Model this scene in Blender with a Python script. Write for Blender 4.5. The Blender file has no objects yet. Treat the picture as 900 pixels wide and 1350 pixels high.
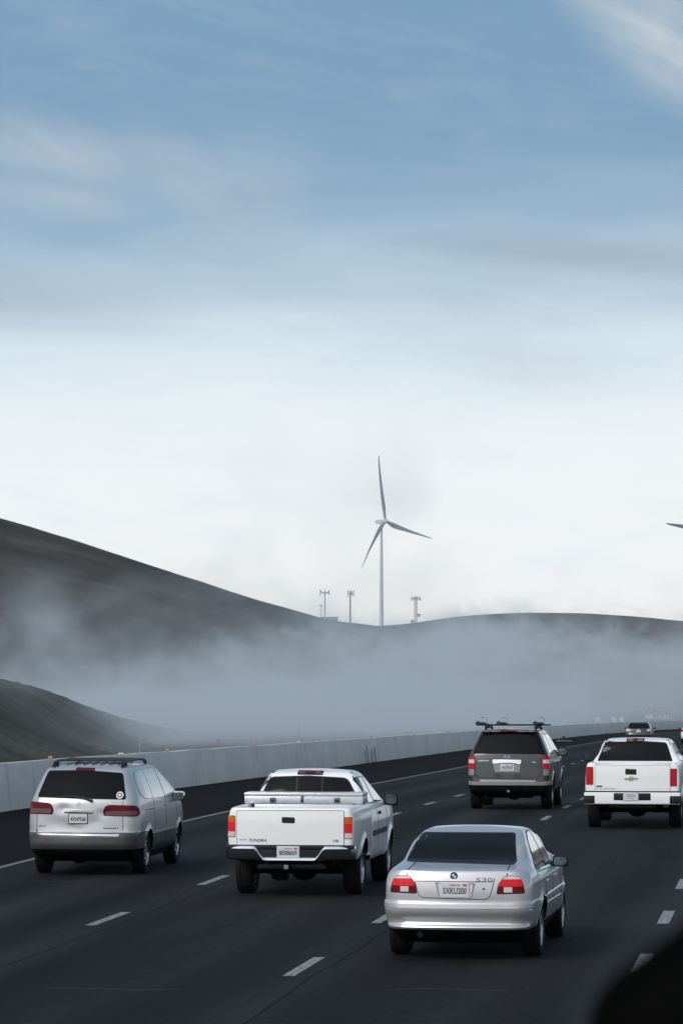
import bpy, bmesh, math, random
import numpy as np
from mathutils import Vector, Matrix, noise
from mathutils.bvhtree import BVHTree
random.seed(7)
SC = bpy.context.scene
COL = SC.collection
R = math.radians

# ---------------------------------------------------------------- camera numbers (photo is 900 x 1350)
F, CX, CY, HOR, CAMZ = 4600.0, 450.0, 675.0, 882.0, 3.3
PITCH = math.atan((HOR - CY) / F)

def cam_ray(px, py):
    c = Vector(((px - CX) / F, 1.0, (CY - py) / F))
    return Matrix.Rotation(PITCH, 3, 'X') @ c
def at(px, py, Y):
    d = cam_ray(px, py)
    return Vector((0, 0, CAMZ)) + d * (Y / d.y)
SL, KINK, KH = 0.0122, 80.0, 11.0
def gz(Y):
    "height of the road surface along its length: level, then falling gently over a crest"
    t = Y - KINK
    if t <= -KH: g = 0.0
    elif t >= KH: g = t
    else: g = (t + KH) ** 2 / (4 * KH)
    if Y > 343: g += 0.00055 * min(Y - 343, 300) ** 2 / 1.0 * 0.35
    return -SL * min(g, 1400)
def on_ground(px, py):
    lo, hi = 5.0, 1500.0
    for _ in range(60):
        m = (lo + hi) / 2
        if at(px, py, m).z > gz(m): lo = m
        else: hi = m
    return at(px, py, lo)

def pchip(xs, ys):
    xs = np.array(xs, float); ys = np.array(ys, float)
    h = np.diff(xs); d = np.diff(ys) / h
    m = np.zeros_like(ys)
    for i in range(1, len(xs) - 1):
        if d[i-1] * d[i] > 0:
            w1 = 2*h[i] + h[i-1]; w2 = h[i] + 2*h[i-1]
            m[i] = (w1 + w2) / (w1 / d[i-1] + w2 / d[i])
    m[0], m[-1] = d[0], d[-1]
    def f(x):
        if x <= xs[0]: return float(ys[0] + m[0] * (x - xs[0]))
        if x >= xs[-1]: return float(ys[-1] + m[-1] * (x - xs[-1]))
        i = int(np.searchsorted(xs, x) - 1); i = max(0, min(i, len(h) - 1))
        t = (x - xs[i]) / h[i]
        return float(ys[i]*(1+2*t)*(1-t)**2 + m[i]*h[i]*t*(1-t)**2 + ys[i+1]*t*t*(3-2*t) + m[i+1]*h[i]*t*t*(t-1))
    return f

# line of the yellow edge stripe and of the barrier's foot, surveyed
_y = [on_ground(*p) for p in ((0,1145),(259,1080),(488,1032),(616,1009),(746,987.4),(789,980))]
_b = [on_ground(*p) for p in ((0,1074),(230,1036),(460,1008.7),(600,990),(780,969.3),(887,961.5))]
_l1 = [on_ground(*p) for p in ((145,1212),(274,1164),(558.7,1061.5),(601,1049))]
_l2 = [on_ground(*p) for p in ((391,1275),(727,1081),(757,1064))]
_l3 = [on_ground(*p) for p in ((845,1270),(880,1210))]
_sets = (_y, _b, _l1, _l2, _l3)
_pts = [p for st in _sets for p in st]
_YP = np.array([p.y for p in _pts]); _XP = np.array([p.x for p in _pts])
_A = np.stack([np.ones_like(_YP), _YP, (_YP/100)**2, (_YP/100)**3] + [np.array([float(st is k) for st in _sets for p in st]) for k in _sets[1:]], 1)
_Wt = 1.0 / _YP
_c = np.linalg.lstsq(_A * _Wt[:,None], _XP * _Wt, rcond=None)[0]
def RX(Y):                                                       # yellow edge line
    y = min(Y, 480.)
    v = float(_c[0] + _c[1]*y + _c[2]*(y/100)**2 + _c[3]*(y/100)**3)
    return v + (Y-y)*dirx(480.)
def dirx(Y): return float(_c[1] + 2*_c[2]*Y/1e4 + 3*_c[3]*Y*Y/1e6)
WALL_OFF = float(_c[4]); dash_off = [float(k) for k in _c[5:8]]
print('road fit', _c, [round(p.y,1) for p in _b])

# ---------------------------------------------------------------- materials
def mat(name, col=(.5,.5,.5), rough=.5, metal=0., coat=0., spec=.5, emit=None, estr=0.):
    m = bpy.data.materials.new(name); m.use_nodes = True
    b = m.node_tree.nodes['Principled BSDF']
    b.inputs['Base Color'].default_value = (*col, 1)
    b.inputs['Roughness'].default_value = rough
    b.inputs['Metallic'].default_value = metal
    b.inputs['Coat Weight'].default_value = coat
    b.inputs['Coat Roughness'].default_value = .06
    b.inputs['Specular IOR Level'].default_value = spec
    if emit:
        b.inputs['Emission Color'].default_value = (*emit, 1); b.inputs['Emission Strength'].default_value = estr
    return m
class NT:
    def __init__(s, m): s.t = m.node_tree; s.b = s.t.nodes.get('Principled BSDF')
    def n(s, typ, **k):
        nd = s.t.nodes.new(typ)
        for a, v in k.items(): setattr(nd, a, v)
        return nd
    def l(s, a, b): s.t.links.new(a, b)
    def math(s, op, a, b=None, c=None, clamp=False):
        nd = s.n('ShaderNodeMath', operation=op); nd.use_clamp = clamp
        for i, v in enumerate((a, b, c)):
            if v is None: continue
            if isinstance(v, (int, float)): nd.inputs[i].default_value = v
            else: s.l(v, nd.inputs[i])
        return nd.outputs[0]
    def noise(s, vec, scale, detail=4, rough=.55, sc=None, dist=0.):
        if sc is not None:
            mp = s.n('ShaderNodeMapping'); mp.inputs['Scale'].default_value = sc
            s.l(vec, mp.inputs['Vector']); vec = mp.outputs[0]
        nd = s.n('ShaderNodeTexNoise'); nd.inputs['Scale'].default_value = scale
        nd.inputs['Detail'].default_value = detail; nd.inputs['Roughness'].default_value = rough
        nd.inputs['Distortion'].default_value = dist
        s.l(vec, nd.inputs['Vector']); return nd.outputs['Fac']
    def ramp(s, fac, stops, interp='LINEAR'):
        nd = s.n('ShaderNodeValToRGB'); cr = nd.color_ramp; cr.interpolation = interp
        while len(cr.elements) < len(stops): cr.elements.new(.5)
        for e, (p, c) in zip(cr.elements, stops):
            e.position = p; e.color = (*c, 1) if len(c) == 3 else c
        s.l(fac, nd.inputs[0]); return nd.outputs[0]
    def mix(s, fac, a, b, blend='MIX'):
        nd = s.n('ShaderNodeMix', data_type='RGBA', blend_type=blend)
        for sock, v in ((nd.inputs[0], fac), (nd.inputs[6], a), (nd.inputs[7], b)):
            if isinstance(v, (int, float)): sock.default_value = v
            elif isinstance(v, tuple): sock.default_value = (*v, 1)
            else: s.l(v, sock)
        return nd.outputs[2]
    def maprange(s, v, a, b, c=0., d=1., smooth=True):
        nd = s.n('ShaderNodeMapRange'); nd.interpolation_type = 'SMOOTHSTEP' if smooth else 'LINEAR'
        for i, x in enumerate((v, a, b, c, d)):
            if isinstance(x, (int, float)): nd.inputs[i].default_value = x
            else: s.l(x, nd.inputs[i])
        return nd.outputs[0]
    def bump(s, h, strength=.3, dist=.02):
        nd = s.n('ShaderNodeBump'); nd.inputs['Strength'].default_value = strength; nd.inputs['Distance'].default_value = dist
        s.l(h, nd.inputs['Height']); s.l(nd.outputs[0], s.b.inputs['Normal'])

def paint(name, col, metal=0., rough=.4, coat=.6, dirt=.25, dirtcol=(.16,.15,.14), flake=False):
    m = mat(name, col, rough, metal, coat)
    t = NT(m); tc = t.n('ShaderNodeTexCoord').outputs['Object']
    n1 = t.noise(tc, 2.2, 6, .65); n2 = t.noise(tc, 30, 3, .6, sc=(1,1,.25))
    d = t.math('MULTIPLY', t.maprange(n1, .45, .8), t.maprange(n2, .3, .7))
    d = t.math('MULTIPLY', d, dirt)
    t.l(t.mix(d, col, dirtcol), t.b.inputs['Base Color'])
    t.l(t.maprange(n1, .3, .8, rough*.85, rough*1.25), t.b.inputs['Roughness'])
    return m
MT = {}
MT['silver_warm'] = paint('silver_paint_warm', (.50,.505,.51), .5, .36, .5, .3)
MT['silver'] = paint('silver_paint_cool', (.52,.52,.53), .5, .34, .6, .2)
MT['cladding'] = paint('grey_cladding_paint', (.062,.065,.068), .2, .45, .2, .4)
MT['white'] = paint('white_paint', (.80,.80,.80), 0, .35, .6, .16, (.35,.34,.33))
MT['grey'] = paint('grey_metallic_paint', (.044,.043,.042), .5, .36, .6, .2, (.09,.085,.08))
MT['greylight'] = paint('grey_trim_paint', (.22,.22,.22), .3, .45, .3, .3, (.1,.1,.1))
MT['black_paint'] = paint('black_paint', (.02,.021,.024), .2, .3, .8, .2, (.06,.06,.06))
MT['glass'] = mat('tinted_glass', (.003,.004,.005), .05, 0, 0., .14)
t = NT(MT['glass']); t.bump(t.noise(t.n('ShaderNodeTexCoord').outputs['Object'], 1.3, 2, .5), .07, .10)
MT['glass_side'] = mat('side_glass', (.02,.022,.025), .02, 0, 1., 1.)
MT['rubber'] = mat('black_rubber', (.0065,.0065,.007), .8, spec=.2)
MT['black'] = mat('black_plastic', (.008,.008,.009), .45, spec=.3)
MT['under'] = mat('underbody_black', (.004,.004,.004), .85, spec=.1)
MT['gap'] = mat('gap_and_crease', (.015,.015,.016), .8)
MT['chrome'] = mat('chrome', (.75,.76,.78), .12, 1.)
MT['chrome_dark'] = mat('darker_chrome', (.42,.43,.45), .2, 1.)  # darker copy of chrome: dim reflection of the bumper face; also van rims
MT['alloy'] = mat('alloy_wheel', (.45,.46,.47), .35, .8)
MT['red'] = mat('red_lens', (.42,.010,.018), .25, 0, .0, .14)
MT['red_dark'] = mat('dark_red_lens', (.11,.004,.009), .25, 0, .0, .14)
MT['red_bright'] = mat('bright_red_lens', (.66,.016,.026), .25, 0, .0, .14)
MT['amber'] = mat('amber_lens', (.56,.11,.010), .25, 0, .0, .14)
MT['clear'] = mat('clear_lens', (.60,.50,.50), .25, 0, .0, .14)
MT['smoke'] = mat('smoked_lens', (.13,.07,.07), .25, 0, .0, .14)
MT['plate'] = mat('plate_white', (.56,.57,.58), .4)
MT['ink'] = mat('plate_ink', (.02,.022,.035), .5)
MT['plate_red'] = mat('plate_red_print', (.5,.03,.03), .5)
MT['badge'] = mat('badge_dark_chrome', (.12,.12,.13), .25, .8)
MT['badge_light'] = mat('badge_bright', (.55,.55,.56), .25, .9)
MT['gold'] = mat('gold_badge', (.42,.36,.24), .3, .7)
MT['blue'] = mat('badge_blue', (.03,.12,.35), .3)
MT['white_plain'] = mat('white_plastic', (.75,.75,.75), .4)
MT['mirror'] = mat('mirror_glass', (.10,.115,.125), .08, 1.)
# diamond tread plate
m = mat('tread_plate_aluminium', (.62,.63,.64), .32, .75); t = NT(m)
tc = t.n('ShaderNodeTexCoord').outputs['Object']
vo = t.n('ShaderNodeTexVoronoi'); vo.inputs['Scale'].default_value = 60
mp = t.n('ShaderNodeMapping'); mp.inputs['Rotation'].default_value = (0, R(45), 0); mp.inputs['Scale'].default_value = (1,1,1.8)
t.l(tc, mp.inputs[0]); t.l(mp.outputs[0], vo.inputs['Vector'])
t.bump(vo.outputs['Distance'], .18, .006)
t.l(t.ramp(vo.outputs['Distance'], [(0,(.70,.70,.71)),(.5,(.60,.60,.61)),(1,(.5,.5,.51))]), t.b.inputs['Base Color'])
MT['tread_plate'] = m

# ---------------------------------------------------------------- mesh helpers
def link(name, bm_or_me, mats, parent=None, smooth=40):
    if isinstance(bm_or_me, bmesh.types.BMesh):
        me = bpy.data.meshes.new(name); bm_or_me.to_mesh(me); bm_or_me.free()
    else: me = bm_or_me; me.name = name
    if not isinstance(mats, (list, tuple)): mats = [mats]
    if not len(me.materials):
        for m_ in mats: me.materials.append(MT[m_] if isinstance(m_, str) else m_)
    if smooth:
        me.shade_smooth(); me.set_sharp_from_angle(angle=R(smooth))
    o = bpy.data.objects.new(name, me); COL.objects.link(o)
    if parent: o.parent = parent
    return o
def tag(o, label=None, cat=None, group=None, kind=None):
    if label: o['label'] = label
    if cat: o['category'] = cat
    if group: o['group'] = group
    if kind: o['kind'] = kind
    return o
def empty(name, loc, rz=0.):
    o = bpy.data.objects.new(name, None); COL.objects.link(o)
    o.location = loc; o.rotation_euler = (0, 0, rz); o.empty_display_size = .3
    return o
def setmat(geom, mi):
    for f in geom:
        if isinstance(f, bmesh.types.BMFace): f.material_index = mi
def box(bm, lo, hi, bev=0., mi=0, seg=2, mx=None):
    r = bmesh.ops.create_cube(bm, size=1.)
    vs = r['verts']; lo = Vector(lo); hi = Vector(hi)
    for v in vs:
        v.co = Vector((lo[i] + (v.co[i] + .5) * (hi[i] - lo[i]) for i in range(3)))
    fs = set(f for v in vs for f in v.link_faces)
    for f in fs: f.material_index = mi
    if bev > 0:
        es = list(set(e for v in vs for e in v.link_edges))
        rr = bmesh.ops.bevel(bm, geom=es, offset=bev, segments=seg, profile=.6, affect='EDGES', clamp_overlap=True)
        vs = rr['verts'] if False else list(set(v for f in rr['faces'] for v in f.verts) | set(v for v in vs if v.is_valid))
        for f in set(f for v in vs for f in v.link_faces): f.material_index = mi
    if mx is not None:
        for v in vs: v.co = mx @ v.co
    return vs
def cyl(bm, p0, p1, r0, r1=None, n=16, mi=0):
    p0 = Vector(p0); p1 = Vector(p1); r1 = r0 if r1 is None else r1
    d = p1 - p0
    q = Vector((0,0,1)).rotation_difference(d.normalized()).to_matrix().to_4x4()
    r = bmesh.ops.create_cone(bm, cap_ends=True, cap_tris=False, segments=n, radius1=r0, radius2=r1, depth=d.length,
                              matrix=Matrix.Translation((p0+p1)/2) @ q)
    for f in set(f for v in r['verts'] for f in v.link_faces): f.material_index = mi
    return r['verts']
def tube(bm, pts, r, n=8, mi=0):
    pts = [Vector(p) for p in pts]; rings = []
    for i, p in enumerate(pts):
        d = (pts[min(i+1, len(pts)-1)] - pts[max(i-1, 0)]).normalized()
        a = d.cross(Vector((0,0,1)));  a = a.normalized() if a.length > 1e-4 else Vector((1,0,0))
        b = a.cross(d).normalized()
        rad = r[i] if isinstance(r, (list, tuple)) else r
        rings.append([bm.verts.new(p + (a*math.cos(2*math.pi*k/n) + b*math.sin(2*math.pi*k/n))*rad) for k in range(n)])
    for i in range(len(rings)-1):
        for k in range(n):
            f = bm.faces.new((rings[i][k], rings[i][(k+1)%n], rings[i+1][(k+1)%n], rings[i+1][k])); f.material_index = mi
    for rg in (rings[0][::-1], rings[-1]):
        f = bm.faces.new(rg); f.material_index = mi
def lathe_x(bm, prof, n=40, cx=0., cy=0., cz=0., mi=0, close=True):
    "profile of (x, radius) turned round the x axis"
    rings = []
    for k in range(n):
        a = 2*math.pi*k/n
        rings.append([bm.verts.new((cx+x, cy+r*math.cos(a), cz+r*math.sin(a))) for x, r in prof])
    m_ = len(prof)
    for k in range(n):
        for i in range(m_ if close else m_-1):
            f = bm.faces.new((rings[k][i], rings[k][(i+1)%m_], rings[(k+1)%n][(i+1)%m_], rings[(k+1)%n][i])); f.material_index = mi
def rp(pts, r, seg=5):
    "polygon with its corners rounded"
    out = []; n = len(pts)
    for i in range(n):
        p = Vector(pts[i]).to_2d(); a = Vector(pts[i-1]).to_2d() - p; b = Vector(pts[(i+1)%n]).to_2d() - p
        ri = r[i] if isinstance(r, (list, tuple)) else r
        la, lb = a.length, b.length
        d = min(ri, la*.48, lb*.48)
        if d < 1e-4: out.append(p); continue
        a.normalize(); b.normalize()
        p0 = p + a*d; p1 = p + b*d
        for k in range(seg+1):
            t_ = k/seg
            out.append(p0*(1-t_)**2 + p*2*t_*(1-t_) + p1*t_*t_)
    return out
def area2(p):
    return sum(p[i-1][0]*p[i][1] - p[i][0]*p[i-1][1] for i in range(len(p)))/2
def grow(pts, d):
    pts = [Vector((p[0], p[1])) for p in pts]; sgn = 1 if area2(pts) > 0 else -1
    out = []; n = len(pts)
    for i in range(n):
        a = (pts[i] - pts[i-1]); b = (pts[(i+1)%n] - pts[i])
        if a.length < 1e-7: a = b
        if b.length < 1e-7: b = a
        na = Vector((a.y, -a.x)).normalized(); nb = Vector((b.y, -b.x)).normalized()
        nn = (na + nb)
        nn = nn.normalized() / max(.4, nn.normalized().dot(na)) if nn.length > 1e-6 else na
        out.append(pts[i] + nn*d*sgn)
    return out
def rect(x0, z0, x1, z1): return [(x0,z0),(x1,z0),(x1,z1),(x0,z1)]
AX = {'rear': (lambda u,v: Vector((u,-3,v)), Vector((0,1,0))), 'front': (lambda u,v: Vector((u,9,v)), Vector((0,-1,0))),
      'right': (lambda u,v: Vector((3,u,v)), Vector((-1,0,0))), 'left': (lambda u,v: Vector((-3,u,v)), Vector((1,0,0))),
      'top': (lambda u,v: Vector((u,v,4)), Vector((0,0,-1)))}
def hit(bvh, axis, u, v):
    o, d = AX[axis]; o = o(u, v)
    loc, nrm, i, dist = bvh.ray_cast(o, d)
    if loc is None:
        loc, nrm, i, dist = bvh.find_nearest(o + d*3)
    return loc
def add_patch(tgt, poly, bvh, axis, off, depth=.012, mi=0, res=.06, bulge=0.):
    "a panel that follows the bodywork: polygon in the projection plane, laid on the body with its own thickness"
    bm = bmesh.new()
    vs = [bm.verts.new((p[0], p[1], 0)) for p in poly]
    bm.faces.new(vs)
    us = [p[0] for p in poly]; ws = [p[1] for p in poly]
    for k in range(2):
        a, b = (min(us), max(us)) if k == 0 else (min(ws), max(ws))
        n = max(1, int(math.ceil((b-a)/res)))
        for i in range(1, n):
            c = a + (b-a)*i/n
            bmesh.ops.bisect_plane(bm, geom=bm.verts[:]+bm.edges[:]+bm.faces[:], dist=1e-6,
                                   plane_co=(c,0,0) if k == 0 else (0,c,0), plane_no=(1,0,0) if k == 0 else (0,1,0))
    bmesh.ops.remove_doubles(bm, verts=bm.verts[:], dist=1e-6)
    uv = {v: (v.co.x, v.co.y) for v in bm.verts}
    cu, cw = (min(us)+max(us))/2, (min(ws)+max(ws))/2; hu, hw = (max(us)-min(us))/2, (max(ws)-min(ws))/2
    for v in bm.verts: v.co = hit(bvh, axis, *uv[v])
    bm.normal_update()
    d = AX[axis][1]
    if sum(f.normal.dot(d)*f.calc_area() for f in bm.faces) > 0:
        bmesh.ops.reverse_faces(bm, faces=bm.faces[:]); bm.normal_update()
    nr = {v: v.normal.copy() for v in bm.verts}
    bnd = [e for e in bm.edges if e.is_boundary]
    base = {v: v.co.copy() for v in bm.verts}
    inner = {}
    for e in bnd:
        for v in e.verts:
            if v not in inner: inner[v] = None
    for v in list(uv):
        b_ = bulge*max(0, 1-((uv[v][0]-cu)/hu)**2)*max(0, 1-((uv[v][1]-cw)/hw)**2) if bulge else 0
        v.co = base[v] + nr[v]*(off + b_)
    for v in inner: inner[v] = bm.verts.new(base[v] - nr[v]*depth)
    for e in bnd:
        f = e.link_faces[0]; lp = [l for l in f.loops if l.edge == e][0]
        a, b = lp.vert, lp.link_loop_next.vert
        try: bm.faces.new((b, a, inner[a], inner[b]))
        except ValueError: pass
    for f in bm.faces: f.material_index = mi
    bm.normal_update()
    tmp = bpy.data.meshes.new('tmp'); bm.to_mesh(tmp); bm.free()
    tgt.from_mesh(tmp); bpy.data.meshes.remove(tmp)
def skin(name, items, bvh, mats, parent, axis='rear', res=.06, smooth=40):
    bm = bmesh.new()
    for it in items:
        poly, off, mi = it[:3]; kw = it[3] if len(it) > 3 else {}
        add_patch(bm, poly, bvh, kw.pop('axis', axis), off, mi=mi, res=kw.pop('res', res), **kw)
    return link(name, bm, mats, parent, smooth)
def text_flat(s, w, h, bold=0., extrude=0.):
    "outline of a line of text scaled to w x h, centred: vertices and faces"
    cu = bpy.data.curves.new('txt', 'FONT'); cu.body = s; cu.resolution_u = 3; cu.offset = bold; cu.extrude = extrude
    ob = bpy.data.objects.new('txt', cu); COL.objects.link(ob)
    dg = bpy.context.evaluated_depsgraph_get(); me = bpy.data.meshes.new_from_object(ob.evaluated_get(dg))
    v = [x.co.copy() for x in me.vertices]; f = [tuple(p.vertices) for p in me.polygons]
    bpy.data.objects.remove(ob); bpy.data.curves.remove(cu); bpy.data.meshes.remove(me)
    x0, x1 = min(p.x for p in v), max(p.x for p in v); y0, y1 = min(p.y for p in v), max(p.y for p in v)
    return [((p.x-(x0+x1)/2)*w/(x1-x0), (p.y-(y0+y1)/2)*h/(y1-y0)) for p in v], f
def add_text(bm, s, cx, cz, w, h, bvh=None, off=.004, mi=0, y=None, slant=0., bold=.012, axis='rear'):
    vs, fs = text_flat(s, w, h, bold)
    nv = []
    d = AX[axis][1]
    for a, b in vs:
        a += slant*b
        if bvh is not None: p = hit(bvh, axis, cx + a*(1 if axis != 'left' else -1), cz + b) - d*off
        else: p = Vector((cx+a, y, cz+b))
        nv.append(bm.verts.new(p))
    for f in fs:
        try:
            q = bm.faces.new([nv[i] for i in f]); q.material_index = mi
            q.normal_update()
            if q.normal.dot(d) > 0: q.normal_flip()
        except ValueError: pass

# ---------------------------------------------------------------- vehicle body
class Body:
    "a car body lofted through plan outlines stacked by height"
    def __init__(s, tab, crown=.02, taper=(.06,.9,.12,1.0), wheels=(), ra=.37, flare=.018, ns=64, rf=.16, bf=.14, deform=None, cutw=.28):
        z = [r[0] for r in tab]
        fs = [pchip(z, [r[i] for r in tab]) for i in range(1, 6)]
        zs = []
        for i in range(len(z)-1):
            n = max(1, int(math.ceil((z[i+1]-z[i])/.03)))
            zs += [z[i] + (z[i+1]-z[i])*k/n for k in range(n)]
        zs.append(z[-1])
        y_min = min(r[1] for r in tab); y_max = max(r[2] for r in tab); wmax = max(r[3] for r in tab)
        s.wmax = wmax
        def contour(yr, yf, w, rr, br):
            rr = min(rr, w*.9, (yf-yr)*.4); rfr = min(rf, w*.9, (yf-yr)*.4)
            P = []
            for k in range(12):
                x = (w-rr)*k/12; P.append((x, yr + br*(x/w)**2))
            yc = yr + br*((w-rr)/w)**2 + rr
            for k in range(9):
                a = math.pi/2*k/8; P.append((w-rr+rr*math.sin(a), yc - rr*math.cos(a)))
            yfc = yf - bf*((w-rfr)/w)**2 - rfr
            for k in range(1, ns): P.append((w, yc + (yfc-yc)*k/ns))
            for k in range(9):
                a = math.pi/2*k/8; P.append((w-rfr+rfr*math.cos(a), yfc + rfr*math.sin(a)))
            for k in range(8, -1, -1):
                x = (w-rfr)*k/9; P.append((x, yf - bf*(x/w)**2))
            return P + [(-x, y) for x, y in P[-2:0:-1]]
        ar, lr, af, lf = taper
        def fix(x, y, zz):
            x *= 1 - ar*min(1, max(0, (y_min+lr-y)/lr))**2 - af*min(1, max(0, (y-(y_max-lf))/lf))**2
            if flare and abs(x) > .6*wmax:
                for wy, wz in wheels:
                    dd = math.hypot(y-wy, zz-wz)
                    x += math.copysign(flare*math.exp(-((dd-ra)/.055)**2), x)
            p = Vector((x, y, zz))
            return deform(p) if deform else p
        bm = bmesh.new(); rings = []
        lv = [(zz, [f(zz) for f in fs]) for zz in zs]
        b0 = lv[0]
        def ring(pts, zz): rings.append([bm.verts.new(fix(x, y, zz)) for x, y in pts])
        c0 = contour(*b0[1]); ym = (b0[1][0]+b0[1][1])/2
        ring([(x*.6, ym+(y-ym)*.8) for x, y in c0], b0[0])
        for zz, prm in lv: ring(contour(*prm), zz)
        ct = contour(*lv[-1][1]); ym = (lv[-1][1][0]+lv[-1][1][1])/2
        for q in (.93,.82,.66,.45,.2):
            ring([(x*q, ym+(y-ym)*q) for x, y in ct], zs[-1] + crown*(1-q*q))
        n = len(rings[0])
        for i in range(len(rings)-1):
            for k in range(n):
                bm.faces.new((rings[i][k], rings[i][(k+1)%n], rings[i+1][(k+1)%n], rings[i+1][k]))
        bm.faces.new(rings[0][::-1]); bm.faces.new(rings[-1])
        bm.normal_update()
        s.bm = bm; s.bvh = BVHTree.FromBMesh(bm); s.wheels = wheels; s.ra = ra; s.cutw = cutw
    def zmat(s, fn):
        for f in s.bm.faces: f.material_index = fn(f.calc_center_median(), f.normal)
    def build(s, name, mats, parent, extra=None, under=None, boxes=()):
        "cut the wheel wells, then add the panel gaps that belong to this skin"
        ui = len(mats)-1 if under is None else under
        me = bpy.data.meshes.new(name); s.bm.to_mesh(me); s.bm.free()
        ob = bpy.data.objects.new('tmp_body', me); COL.objects.link(ob)
        cb = bmesh.new()
        for wy, wz in s.wheels:
            for sg in (-1, 1): cyl(cb, (sg*(s.wmax-s.cutw), wy, wz), (sg*(s.wmax+.4), wy, wz), s.ra, n=48, mi=ui)
        for b in boxes: box(cb, b[0], b[1], mi=ui if len(b) < 3 else b[2])
        cme = bpy.data.meshes.new('cut'); cb.to_mesh(cme); cb.free()
        for m_ in mats:
            me.materials.append(MT[m_]); cme.materials.append(MT[m_])
        co = bpy.data.objects.new('cut', cme); COL.objects.link(co)
        md = ob.modifiers.new('b', 'BOOLEAN'); md.operation = 'DIFFERENCE'; md.object = co; md.solver = 'EXACT'
        dg = bpy.context.evaluated_depsgraph_get()
        out = bpy.data.meshes.new_from_object(ob.evaluated_get(dg))
        bpy.data.objects.remove(ob); bpy.data.objects.remove(co)
        if extra:
            b2 = bmesh.new(); b2.from_mesh(out)
            for it in extra:
                kw = dict(it[3]) if len(it) > 3 else {}
                add_patch(b2, it[0], s.bvh, kw.pop('axis', 'rear'), it[1], mi=it[2], **kw)
            b2.to_mesh(out); b2.free()
        return link(name, out, mats, parent, 38)

def ringpoly(poly, g0, g1):
    "closed band between two outlines, as a strip list of small quads"
    a = grow(poly, g0); b = grow(poly, g1); n = len(a)
    return [[a[i], a[(i+1)%n], b[(i+1)%n], b[i]] for i in range(n)]
def line_strip(pts, w):
    out = []
    for i in range(len(pts)-1):
        a = Vector(pts[i]).to_2d(); b = Vector(pts[i+1]).to_2d(); d = (b-a).normalized(); nn = Vector((-d.y, d.x))*w/2
        out.append([a-nn, b-nn, b+nn, a+nn])
    return out

class Veh:
    def __init__(s, name, label, cat, cpx, rearY, head, zoom, group=None):
        "cpx: photo column of the middle of the tail; rearY: how far ahead the tail is; head: heading"
        X = (cpx-CX)/F*rearY
        s.root = empty(name, (X, rearY, gz(rearY+1.)), -head); tag(s.root, label, cat, group)
        sl = (gz(rearY+4.)-gz(rearY+1.))/3.
        s.root.rotation_euler = (math.atan(sl), 0, -head)
        s.M = Matrix.Translation(s.root.location) @ s.root.rotation_euler.to_matrix().to_4x4(); s.I = s.M.inverted()
        s.zoom = zoom
    def q(s, zx, zy, dep=0.):
        ox, oy, k = s.zoom
        d = s.I.to_3x3() @ cam_ray(ox+zx/k, oy+zy/k); o = s.I @ Vector((0,0,CAMZ))
        p = o + d*((dep-o.y)/d.y)
        return Vector((p.x, p.z))
    def qs(s, pts, dep=0.): return [s.q(x, y, dep) for x, y in pts]

def wheel(parent, x, y, r, wd, rim_r, style='spoke', nsp=7, dark=False, face=None):
    sg = 1 if x > 0 else -1
    bm = bmesh.new(); h = wd/2
    lathe_x(bm, [(-h*.80, rim_r), (-h*.98, rim_r+(r-rim_r)*.35), (-h, rim_r+(r-rim_r)*.6), (-h*.93, r-.022), (-h*.80, r-.006), (-h*.45, r),
                 (-h*.40, r-.008), (-h*.33, r-.008), (-h*.28, r), (h*.28, r), (h*.33, r-.008), (h*.40, r-.008),
                 (h*.45, r), (h*.80, r-.006), (h*.93, r-.022), (h, rim_r+(r-rim_r)*.6), (h*.98, rim_r+(r-rim_r)*.35), (h*.80, rim_r)], n=44)
    w = link('wheel', bm, 'rubber', parent, 45); w.location = (x, y, r)
    bm = bmesh.new()
    lathe_x(bm, [(sg*h*.86, rim_r*1.02), (sg*h*.90, rim_r*.97), (sg*h*.6, rim_r*.88), (sg*h*.1, rim_r*.84), (-sg*h*.8, rim_r*.9), (-sg*h*.8, rim_r*1.0)], n=36)
    lathe_x(bm, [(sg*h*.78, .001), (sg*h*.78, rim_r*.2), (sg*h*.68, rim_r*.26), (sg*h*.2, rim_r*.26), (sg*h*.2, .001)], n=20)
    for k in range(nsp):
        a = 2*math.pi*k/nsp
        mx = Matrix.Rotation(a, 4, 'X')
        box(bm, (min(sg*h*.5, sg*h*.76), -rim_r*.13, rim_r*.15), (max(sg*h*.5, sg*h*.76), rim_r*.13, rim_r*.95), .008, 0, 1, mx)
    lathe_x(bm, [(sg*h*.1, .001), (sg*h*.1, rim_r*.86), (sg*h*.02, rim_r*.86), (sg*h*.02, .001)], n=24, mi=1)
    link('rim', bm, ['chrome_dark' if dark else 'alloy', 'under'], w, 40)
    return w
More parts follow.
